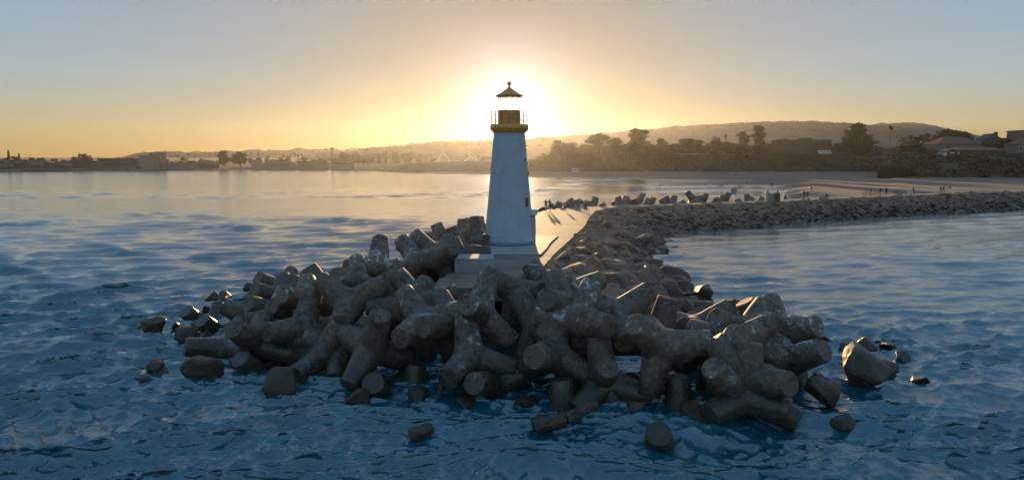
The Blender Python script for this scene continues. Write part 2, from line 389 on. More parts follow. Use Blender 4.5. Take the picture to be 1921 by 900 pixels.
def build_water():
    # a fan of rows round the shore-side viewpoint: finer near, coarser far
    ang_ = np.concatenate([np.linspace(math.radians(48), math.radians(3.0), 620), np.linspace(math.radians(2.97), math.radians(.62), 90)])
    D = CAMZ / np.tan(ang_); D = np.concatenate([D, [1000, 1200, 1500]])
    az = np.radians(np.linspace(-60, 60, 1000))
    DD, AA = np.meshgrid(D, az, indexing='ij')
    X = DD * np.tan(AA * .92); Y = DD.copy()
    dr = np.gradient(D)[:, None] * np.ones_like(X); dc = DD * math.radians(120 / 1000) * 1.1
    cell = np.maximum(np.abs(dr), dc)
    Z = np.zeros_like(X); DX = np.zeros_like(X); DYs = np.zeros_like(X)
    Pn = np.stack([X * .03, Y * .045, X * 0], -1)
    m1 = fbm(Pn, 3, 1); m2 = fbm(Pn * 3.1 + 9, 3, 2)
    wx = X + 1.6 * fbm(Pn * 4, 2, 3); wy = Y + 1.6 * fbm(Pn * 4 + 50, 2, 4)
    r = np.random.default_rng(11)
    # harbour side is calmer than the open side
    calm = 1 - .45 / (1 + np.exp(-(X - 14) / 5)) * (1 / (1 + np.exp(-(Y - 36) / 6)))
    amp_mod = calm * (1.0 + .45 * m1) 
    N = 150
    lam = np.exp(r.uniform(math.log(.28), math.log(7.0), N))
    for l in lam:
        th = r.normal(math.radians(-77), math.radians(17 if l > 1.2 else 28))       # mostly running towards the viewer
        kx, ky = math.cos(th) * 2 * math.pi / l, math.sin(th) * 2 * math.pi / l
        a = .0104 * (l if l < 2.5 else 2.5 * (l / 2.5) ** .5) * r.uniform(.6, 1.3) * (1.7 if l < .9 else 1.0)
        fade = np.clip(l / (2.6 * cell) - .5, 0, 1)
        mod = amp_mod * (1 + .7 * (m2 if l < 2.5 else m1))
        ph = kx * wx + ky * wy + r.uniform(0, 6.28)
        sn, cs = np.sin(ph), np.cos(ph)
        A = a * fade * mod
        Z += A * (sn - .0)
        DX += -1.0 * A * math.cos(th) * -cs; DYs += -1.0 * A * math.sin(th) * -cs
    P = np.stack([X + DX, Y + DYs, Z], -1)
    # foam: breakers and swash towards the beach with painted-in sky reflection, a little round the armour units
    foam_gleam = np.zeros_like(X)
    def surf_gleam(x0, y0, x1, y1, width, strength, height=0.0):
        a = at(x0, y0)[:2]; b = at(x1, y1)[:2]; d = b - a; L = np.linalg.norm(d); d = d / L
        s = (X - a[0]) * d[0] + (Y - a[1]) * d[1]; t = (X - a[0]) * -d[1] + (Y - a[1]) * d[0]
        t = t + 2.5 * np.sin(s * .06) 
        g = np.exp(-(t / width) ** 2) * np.clip(np.minimum(s, L - s) / (L * .25) , 0, 1)
        np.maximum(foam_gleam, g * strength, out=foam_gleam); P[..., 2] += height * g
    for args in ((1045, 349, 1110, 352, 5, .85, .9), (1000, 358, 1042, 357, 3.5, .7, .6), (1000, 341, 1200, 337, 16, .85, .15),
                 (1010, 346, 1160, 345, 8, .8, .1), (1150, 352, 1400, 349, 10, .85, .05), (1120, 361, 1420, 357, 7, .9, .08), (1250, 371, 1430, 363, 4, .85, .05),
                 (740, 325, 960, 327, 14, .62, .5), (780, 328, 960, 330.5, 9, .7, .6), (860, 333, 1000, 336, 6, .6, .4), (1000, 352, 1130, 355, 5, .8, .2), (930,322,1100,327,20,.6,.2)):
        surf_gleam(*args)
    for (x, y, rad, st) in ((1570, 715, 1.6, .62), (1500, 760, 1.4, .5), (1080, 800, 1.6, .48), (900, 750, 1.2, .5), (470, 720, 2, .45), (330, 640, 1.5, .5), (1410, 790, 1.5, .5), (1545, 648, 1.5, .5), (620, 720, 1.5, .5)):
        c = at(x, y); np.maximum(foam_gleam, st * np.exp(-(((X - c[0]) / (rad * 1.8)) ** 2 + ((Y - c[1]) / rad) ** 2)), out=foam_gleam)
    for (c, r_) in WASH:
        q = np.exp(-(np.hypot(X - c[0], Y - c[1]) / r_) ** 2) * .33; np.maximum(foam_gleam, q, out=foam_gleam)
    o = grid_obj("sea_water", P, M['water'], True, kind='structure')
    rp = o.data.attributes.new("ripple", 'FLOAT', 'POINT'); rp.data.foreach_set("value", (.03 + .11 * np.clip(cell / 5.0, 0, 1) ** .7).astype(np.float32).ravel())
    at_ = o.data.attributes.new("foam_gleam", 'FLOAT', 'POINT'); at_.data.foreach_set("value", foam_gleam.astype(np.float32).ravel())
    return o

# ------------------------------------------------------------------ jetty core, path, plaza
WZ = 3.1
pathR = [(1002,540),(1006,515),(1026,492),(1038,478),(1074,445),(1096,425),(1104,410),(1116,396),(1150,388.5),(1290,384),(1400,380),(1500,375.5),(1700,366.5),(1921,359.5),(2300,349)]
waterR = [(1450,640),(1420,610),(1375,590),(1335,568),(1258,520),(1214,492),(1245,466),(1247,444),(1291,433),(1400,428),(1500,419),(1605,409),(1790,400),(1965,391),(2350,380)]
pR = [at(x, y, WZ) for x, y in pathR]; wR = [at(x, y, 0) for x, y in waterR]
pathL = [(812,540),(838,515),(858,492),(872,478),(895,450),(935,425),(970,411),(1030,392),(1110,387.5),(1290,381.2),(1430,376.5),(1500,372.5),(1700,364),(1921,357),(2300,347)]
pL = [at(x, y, WZ) for x, y in pathL]
wL = []
for i, p in enumerate(pL):
    a = pL[max(0, i-1)]; b = pL[min(len(pL)-1, i+1)]; d = (b - a)[:2]; d /= np.linalg.norm(d)
    wL.append(np.array([p[0] - d[1] * 8.5, p[1] + d[0] * 8.5, -1.0]))
def resample(P, n):
    P = np.array(P); seg = np.linspace(0, len(P) - 1, n); i = np.minimum(seg.astype(int), len(P) - 2); f = (seg - i)[:, None]
    return P[i] * (1 - f) + P[i + 1] * f
NS = 240
rR, rWR, rL, rWL = (resample(q, NS) for q in (pR, wR, pL, wL))
T = np.linspace(0, 1, 24)[None, :, None]
top = np.concatenate([rL[:, None] * (1 - T) + rR[:, None] * T], 1)
top[..., 2] = WZ + .012 * fbm(top * .4, 3, 5)
grid_obj("path", top, M['path'], True, kind='structure')
def side_sheet(inner, outer, name, zin, zout, seed):
    G = inner[:, None] * (1 - T) + outer[:, None] * T
    t = T[0, :, 0]; G[..., 2] = (zin + (zout - zin) * t ** 1.15)[None, :]
    G[..., 2] += .35 * fbm(G * .8, 4, seed) * np.clip(t * 6, 0, 1)[None, :]
    return grid_obj(name, G, M['rock'], False, kind='structure')
side_sheet(rR, rWR + (rWR - rR) * .15, "terrain_harbour_slope", WZ - .06, -1.6, 6)
side_sheet(rL, rWL, "terrain_sea_slope", WZ - .6, -1.8, 7)
# rubble core under the head of the jetty, an apron falling from the slab to the sea bed
hx, hy = -1.0, 41.0
nA, nRr = 90, 22
Pm = np.zeros((nRr, nA, 3))
for j in range(nA):
    a = 2 * math.pi * j / (nA - 1)
    ca, sa = math.cos(a), math.sin(a)
    rout = 1 / math.sqrt((ca / (21 if ca < 0 else 17)) ** 2 + (sa / (13 if sa < 0 else 18)) ** 2)
    rin = 1 / math.sqrt((ca / 3.6) ** 2 + (sa / 3.3) ** 2)
    for i in range(nRr):
        t = i / (nRr - 1); rr = rin + (rout - rin) * t
        Pm[i, j] = (hx + rr * ca, hy + rr * sa, 0.5 + (-1.9 - 0.5) * min(1, t * 1.35) ** .9)
Pm[..., 2] += .4 * fbm(Pm * .7, 4, 9); Pm[0, :, 2] = .6
Pm[:, -1] = Pm[:, 0]
Pm[..., 2] = np.minimum(Pm[..., 2], 2.6)
grid_obj("terrain_rubble_mound", Pm, M['rock'], False, kind='structure')
# front edge of the plaza slab
m = MB(); a, b = pL[0], pR[0]
m.prism([(a[0], a[1]), (b[0] , b[1]), (b[0] + .3, b[1] + 3.5), (a[0], a[1] + 3.5)], WZ - .75, WZ - .03)
m.build("path_slab_edge", M['path'], kind='structure')
# apron slab round the tower
TX, TY = float(azX(955.5, 57.7)), 57.7
m = MB(); poly = [(-3.5, 50.8), (2.15, 50.8), (2.75, 54.2), (3.35, 58.6), (4.3, 63.8), (-3.9, 63.8)]
m.prism(poly, WZ - .06, WZ + .09); m.build("path_apron", M['apron'], kind='structure')
AZ = WZ + .09

# ------------------------------------------------------------------ lighthouse
def zt(y): return float(atY(955.5, y, TY)[2])
def lighthouse():
    o = empty("lighthouse", (TX, TY, AZ), "white tapered lighthouse with copper lantern standing on the jetty head", "lighthouse")
    h = lambda y: zt(y) - AZ
    m = MB(); m.lathe([(2.20, 0), (2.20, .10), (2.19, h(451)), (2.10, h(450.6))], 72); m.build("plinth", M['plinth'], o, True)
    m = MB(); zb, zt_ = h(450.6) + .003, h(250)
    prof = [(2.135, zb), (2.12, zb + .05)]
    for k in range(1, 17):
        t = k / 16; prof.append((2.12 + (1.31 - 2.12) * (t ** .93), zb + .05 + (zt_ - zb - .05) * t))
    m.lathe(prof, 96); m.build("tower_shaft", M['tower'], o, True)
    # gallery: corbel, deck, parapet band
    m = MB(); m.lathe([(1.31, h(250) + .003), (1.36, h(249)), (1.50, h(246)), (1.53, h(244.5))], 72); m.build("corbel", M['copper'], o, True)
    m = MB(); m.lathe([(1.56, h(244.5) + .003), (1.60, h(243.5)), (1.60, h(234.5)), (1.57, h(234)), (.9, h(233.8))], 72); m.build("gallery_deck", M['copper'], o, True)
    rl = MB(); zd, zr = h(234) + .003, h(208)
    for k in range(14):
        a = 2 * math.pi * (k + .5) / 14; x, y = 1.5 * math.cos(a), 1.5 * math.sin(a); rl.tube((x, y, zd), (x, y, zr), .03, .03, 6)
    for zz in (zr, zd + (zr - zd) * .66, zd + (zr - zd) * .33):
        pts = [(1.5 * math.cos(2 * math.pi * k / 48), 1.5 * math.sin(2 * math.pi * k / 48), zz) for k in range(49)]; rl.path(pts, .018, 5)
    rl.build("railing", M['iron'], o)
    m = MB(); m.lathe([(.95, h(233.8) + .003), (.95, h(210)), (.99, h(209.5)), (.99, h(208.5)), (.9, h(208.4))], 10); m.build("lantern_wall", M['copper'], o)
    fr = MB(); z0, z1 = h(208.5), h(181.5)
    for k in range(10):
        a = 2 * math.pi * k / 10; x, y = .93 * math.cos(a), .93 * math.sin(a); fr.tube((x, y, z0), (x, y, z1), .022, .022, 6)
    for zz in (z1, z0 + .02):
        fr.path([(.93 * math.cos(2 * math.pi * k / 10), .93 * math.sin(2 * math.pi * k / 10), zz) for k in range(11)], .03, 6)
    fr.build("lantern_frame", M['iron'], o)
    g = MB(); V, F = [], []
    for k in range(10):
        a = 2 * math.pi * k / 10; V += [(.91 * math.cos(a), .91 * math.sin(a), z0 + .03), (.91 * math.cos(a), .91 * math.sin(a), z1 - .02), (.90 * math.cos(a), .90 * math.sin(a), z0 + .03), (.90 * math.cos(a), .90 * math.sin(a), z1 - .02)]
    for k in range(10):
        i, j = 4 * k, 4 * ((k + 1) % 10); F += [(i, j, j + 1, i + 1), (i + 2, i + 3, j + 3, j + 2), (i, i + 2, j + 2, j), (i + 1, j + 1, j + 3, i + 3)]
    g.add(V, F); g.build("lantern_glass", M['glass'], o)
    ln = MB(); ln.lathe([(.10, z0 - .6), (.10, z0 - .4), (.2, z0 - .36), (.24, z0 - .2), (.2, z0 - .06), (.08, z0 - .02)], 20); ln.build("beacon_lens", M['glass'], o, True)
    m = MB(); m.lathe([(1.10, h(181.5)), (1.15, h(181)), (1.15, h(180)), (.80, h(175.5)), (.40, h(169.5)), (.16, h(165.5)), (.12, h(164))], 40); m.build("roof", M['copper'], o, True)
    m = MB(); prof = [(.11, h(164) + .002), (.07, h(163)), (.07, h(161.5)), (.10, h(161))]
    zc, rb = h(157), .17
    for k in range(1, 12):
        t = math.pi * k / 12; prof.append((max(.03, rb * math.sin(t)), zc - rb * math.cos(t)))
    prof += [(.012, zc + rb), (.010, zc + rb + .35)]
    m.lathe(prof, 24); m.build("finial", M['copper'], o, True)
    # door with its hood, on the landward right side; slot window; little vents
    def on_side(ang, z, d=0.0):
        t = (z - zb) / (zt_ - zb); r = 2.12 + (1.31 - 2.12) * max(0, t) ** .93 + d; return r * math.cos(ang), r * math.sin(ang)
    m = MB(); m.box(1.5, 2.19, -.5, .5, .02, 2.45); m.build("door_surround", M['tower'], o)
    m = MB(); m.box(2.192, 2.22, -.42, .42, .05, 2.15); d = m.build("door", M['iron'], o)
    m = MB(); m.tube((2.25, .3, 1.0), (2.25, .3, 1.15), .03); m.build("handle", M['copper'], d)
    m = MB()
    pts = []
    for k in range(9):
        a = math.pi * k / 8; pts.append((.80 * math.cos(a), 2.45 + .42 * math.sin(a)))
    V = [(1.6, p[0], p[1]) for p in pts] + [(2.34, p[0], p[1]) for p in pts]; n = len(pts)
    m.add(V, [tuple(range(n)), tuple(range(2 * n - 1, n - 1, -1))] + [(k, k + n, (k + 1) % n + n, (k + 1) % n) for k in range(n)])
    m.build("door_hood", M['tower'], o)
    zwin = h(378)
    for ang_, z0w, nm in ((math.radians(-38), zwin, "window"), (math.radians(-30), h(300), "vent")):
        x, y = on_side(ang_, z0w, .0); w, hh = (.17, .38) if nm == "window" else (.10, .10)
        mm = MB(); mm.box(-.12, .035, -w - .06, w + .06, -hh - .06, hh + .06); e = mm.build(nm, M['tower'], o, loc=(x, y, z0w)); e.rotation_euler = (0, 0, ang_)
        mm = MB(); mm.box(.036, .045, -w, w, -hh, hh); pn = mm.build("pane", M['dark_glass'], e)
    for yy in (325,):
        z0w = h(yy); a0 = math.radians(-8); x, y = on_side(a0, z0w); mm = MB(); mm.box(-.1, .11, -.12, .12, -.1, .1); e = mm.build("vent", M['iron'], o, loc=(x, y, z0w)); e.rotation_euler = (0, 0, a0)
lighthouse()
# equipment block on the plaza
def block():
    a = at(853, 512, WZ); b = at(918, 512, WZ); m = MB()
    x0, x1, y0, y1, z0, z1 = a[0], b[0] + .25, a[1], a[1] + 2.2, WZ + .003, WZ + .92; c = .05
    m.add([(x0+c,y0+c,z1),(x1-c,y0+c,z1),(x1-c,y1-c,z1),(x0+c,y1-c,z1),(x0,y0,z1-c),(x1,y0,z1-c),(x1,y1,z1-c),(x0,y1,z1-c),(x0,y0,z0),(x1,y0,z0),(x1,y1,z0),(x0,y1,z0)],
          [(0,1,2,3),(4,5,1,0),(5,6,2,1),(6,7,3,2),(7,4,0,3),(8,9,5,4),(9,10,6,5),(10,11,7,6),(11,8,4,7),(11,10,9,8)])
    m.build("concrete_block", M['block'], label="pale grey concrete block lying on the plaza in front of the lighthouse", cat="block")
block()

# ------------------------------------------------------------------ tetrapods
LEG, R0, RT = 2.25, .755, .53
LD = [np.array(v, float) / math.sqrt(3) for v in ((1, 1, 1), (1, -1, -1), (-1, 1, -1), (-1, -1, 1))]
def tetrapod_mesh(L=LEG, r0=R0, rt=RT, jitter=0.0, seed=0):
    k = (r0 - rt) / L; V = []; F = []; nphi = 48; bev = .035
    for i, ax in enumerate(LD):
        oth = [LD[j] for j in range(4) if j != i]
        u = oth[0] - ax * oth[0].dot(ax); u /= np.linalg.norm(u); w = np.cross(ax, u)
        base = len(V)
        rings = []
        rt_ = r0 - k * L
        # cap rings
        cap = [(.0, L), (.45, L), (.85, L), (1 - bev / rt_, L), (1 - .3 * bev / rt_, L - .3 * bev), (1.0, L - bev)]
        th_rim = math.atan2(rt_ , L - bev)
        nside = 15
        V.append(ax * L)
        for ci in range(1, len(cap)):
            for p in range(nphi):
                ph = 2 * math.pi * p / nphi; rad = cap[ci][0] * rt_
                V.append(ax * cap[ci][1] + rad * (math.cos(ph) * u + math.sin(ph) * w))
        for s in range(1, nside + 1):
            for p in range(nphi):
                ph = 2 * math.pi * p / nphi
                # polar angle of the boundary with the nearest neighbour leg in this azimuth
                pm = (ph + math.pi / 3) % (2 * math.pi / 3) - math.pi / 3
                c109 = -1 / 3; s109 = math.sqrt(1 - c109 ** 2)
                thb = math.atan2(1 - c109, s109 * math.cos(pm))
                q = s / nside; th = th_rim + (thb - th_rim) * (1 - (1 - q) ** 1.9)
                d = math.cos(th) * ax + math.sin(th) * (math.cos(ph) * u + math.sin(ph) * w)
                rs = []
                for a2 in LD:
                    cth = min(1, d.dot(a2)); sth = math.sqrt(max(1e-9, 1 - cth * cth))
                    if cth > -.2: rs.append(r0 / (sth + k * cth) if cth > 0 else r0)
                mx = max(rs); kk = 13.0
                if th < th_rim + .02: r = mx
                else: r = mx + math.log(sum(math.exp(kk * (x_ - mx)) for x_ in rs)) / kk * min(1, (th - th_rim) / .5)
                V.append(d * r)
        nr = len(cap) - 1 + nside
        for p in range(nphi): F.append((base, base + 1 + p, base + 1 + (p + 1) % nphi))
        for r_ in range(nr - 1):
            for p in range(nphi):
                a_ = base + 1 + r_ * nphi + p; b_ = base + 1 + r_ * nphi + (p + 1) % nphi
                F.append((a_, a_ + nphi, b_ + nphi, b_))
    import bmesh
    me = bpy.data.meshes.new("tetrapod"); me.from_pydata([tuple(v) for v in V], [], F); bm = bmesh.new(); bm.from_mesh(me)
    bmesh.ops.remove_doubles(bm, verts=bm.verts, dist=.004); bmesh.ops.recalc_face_normals(bm, faces=bm.faces)
    if jitter:
        P_ = np.array([v.co for v in bm.verts]); n_ = fbm(P_ * 1.7 + seed * 31.7, 3, seed) * jitter + fbm(P_ * 6 + seed * 11, 3, seed + 1) * jitter * .35
        # chipped rims: edges worn in places
        for v, dn in zip(bm.verts, n_): v.co += v.normal * float(dn)
    bm.to_mesh(me); bm.free(); me.materials.append(M['unit']); smooth(me, True)
    me.polygons.foreach_set('use_smooth', [not (max(abs(p.center.dot(Vector(a_))) for a_ in LD) > L - .035) for p in me.polygons])
    try: me.set_sharp_from_angle(angle=math.radians(50))
    except Exception: pass
    return me
TM = [tetrapod_mesh(jitter=.022, seed=s) for s in range(1, 5)]
def rot_from(ax_from, ax_to):
    a = Vector(ax_from); b = Vector(ax_to); return np.array(a.rotation_difference(b).to_matrix())
def axis_rot(ax, ang_): return np.array(Matrix.Rotation(ang_, 3, Vector(ax)))
_q = rng.normal(size=(30000, 4)); _q /= np.linalg.norm(_q, axis=1)[:, None]; _w, _x, _y, _z = _q.T
QROT = np.stack([1-2*(_y*_y+_z*_z), 2*(_x*_y-_z*_w), 2*(_x*_z+_y*_w), 2*(_x*_y+_z*_w), 1-2*(_x*_x+_z*_z), 2*(_y*_z-_x*_w), 2*(_x*_z-_y*_w), 2*(_y*_z+_x*_w), 1-2*(_x*_x+_y*_y)], -1).reshape(-1, 3, 3)
tcount = [0]
SIL_T = [(200,610),(290,592),(400,548),(480,528),(560,502),(600,512),(640,512),(680,452),(705,442),(722,452),(740,508),(790,520),(806,524),(830,548),(884,546),(890,512),(960,505),(985,482),(1030,488),(1075,520),(1130,520),(1180,535),(1215,528),(1235,548),(1260,550),(1290,600),(1330,578),(1440,562),(1460,590),(1510,592),(1530,640),(1650,650),(1800,690)]
SIL_B = [(240,640),(340,722),(480,752),(640,772),(860,772),(1000,806),(1250,836),(1460,800),(1600,765),(1700,722),(1800,715)]
def sil_pen(px, py, z):
    t = np.interp(px, [q[0] for q in SIL_T], [q[1] for q in SIL_T]); b = np.interp(px, [q[0] for q in SIL_B], [q[1] for q in SIL_B])
    vis = (z > -.3)
    return (np.clip(t + 14 - py, 0, None) ** 2 * 2.5 + np.clip(py + 10 - b, 0, None) ** 2) * vis
PLACED = []
def tetra(cx, cy, z, A, B=None, T3=None, label=None, group="concrete armour units of the breakwater", scale=1.0):
    C = at(cx, cy, z); dep = (C - CAM).dot(Fv); s = FPX / dep * scale
    vx, vy = (A[0] - cx) / s, -(A[1] - cy) / s; sg = A[2] if len(A) > 2 else 0
    r = math.hypot(vx, vy)
    if sg == 0 or r >= LEG: a = (Rv * vx + Uv * vy) / r
    else: a = (Rv * vx + Uv * vy - Fv * sg * math.sqrt(LEG ** 2 - r * r)) / LEG
    R1 = rot_from(LD[0], a)
    tg = [q for q in (B, T3) if q is not None]
    if not tg:      # one visible leg: its tip is exact, the free legs settle low and away from the viewer
        if z < .6 and a[2] < .5:
            a = np.array(a); hz = np.array((a[0], a[1], 0)); hz /= np.linalg.norm(hz); a = hz * .66 + np.array((0, 0, .751))
            R1 = rot_from(LD[0], a)
        C = C + Rv * vx + Uv * vy - (Rv * a.dot(Rv) + Uv * a.dot(Uv)) * LEG * scale
        def cost1(q):
            L_ = [axis_rot(a, q) @ R1 @ LD[j] for j in (1, 2, 3)]
            c_ = max(l_[2] - .7 * l_.dot(Fv) for l_ in L_) + random.uniform(0, .05)
            if group.startswith('concrete') and C[1] < 52 and cy > 500:
                for l_ in L_:
                    P_ = C + l_ * LEG; d_ = (P_ - CAM).dot(Fv); c_ += .004 * float(sil_pen(960.5 + FPX * (P_ - CAM).dot(Rv) / d_, 450 - FPX * (P_ - CAM).dot(Uv) / d_, P_[2])) ** .5 * 3
            return c_
        Rm = axis_rot(a, min((math.radians(i) for i in range(0, 120, 4)), key=cost1)) @ R1
    else:           # several visible legs: best rotation and small shift of the centre
        tips = [(A[0], A[1], sg)] + [(q[0], q[1], q[2] if len(q) > 2 else 0) for q in tg]
        Q = QROT; n_ = len(tips); best = None
        for legs in ((0, 1, 2), (0, 1, 3)):
            legs = legs[:n_]
            res = []
            pen = 0
            for tp, j in zip(tips, legs):
                v = Q @ (LD[j] * LEG); px = v @ Rv * s; py = -(v @ Uv) * s; dp = -(v @ Fv)
                res.append(np.stack([tp[0] - cx - px, tp[1] - cy - py], -1)); pen = pen + (np.clip(-dp * tp[2], 0, None) * s) ** 2 * (tp[2] != 0)
            for j in range(4):
                if j in legs: continue
                v = Q @ (LD[j] * LEG); pen = pen + sil_pen(cx + v @ Rv * s, cy - (v @ Uv) * s, C[2] + v[:, 2]) + .12 * (np.clip(-(v @ Fv), 0, None) * s) ** 2
            res = np.stack(res, 1); sh = res.mean(1); r2 = ((res - sh[:, None]) ** 2).sum((1, 2)) + .35 * (sh ** 2).sum(1) + pen
            k = int(np.argmin(r2))
            if best is None or r2[k] < best[0]: best = (r2[k], k, sh[k])
        Rm = Q[best[1]]; C = C + (Rv * best[2][0] - Uv * best[2][1]) / s
        if n_ > 1 and best[0] > 1800: print("poor fit", label, best[0])
    o = bpy.data.objects.new("tetrapod", TM[tcount[0] % 4]); tcount[0] += 1; link(o)
    o.matrix_world = Matrix.Translation(Vector(C)) @ Matrix(Rm.tolist()).to_4x4() @ Matrix.Scale(scale, 4)
    tag(o, label, "tetrapod", group); PLACED.append((C, o))
    return o
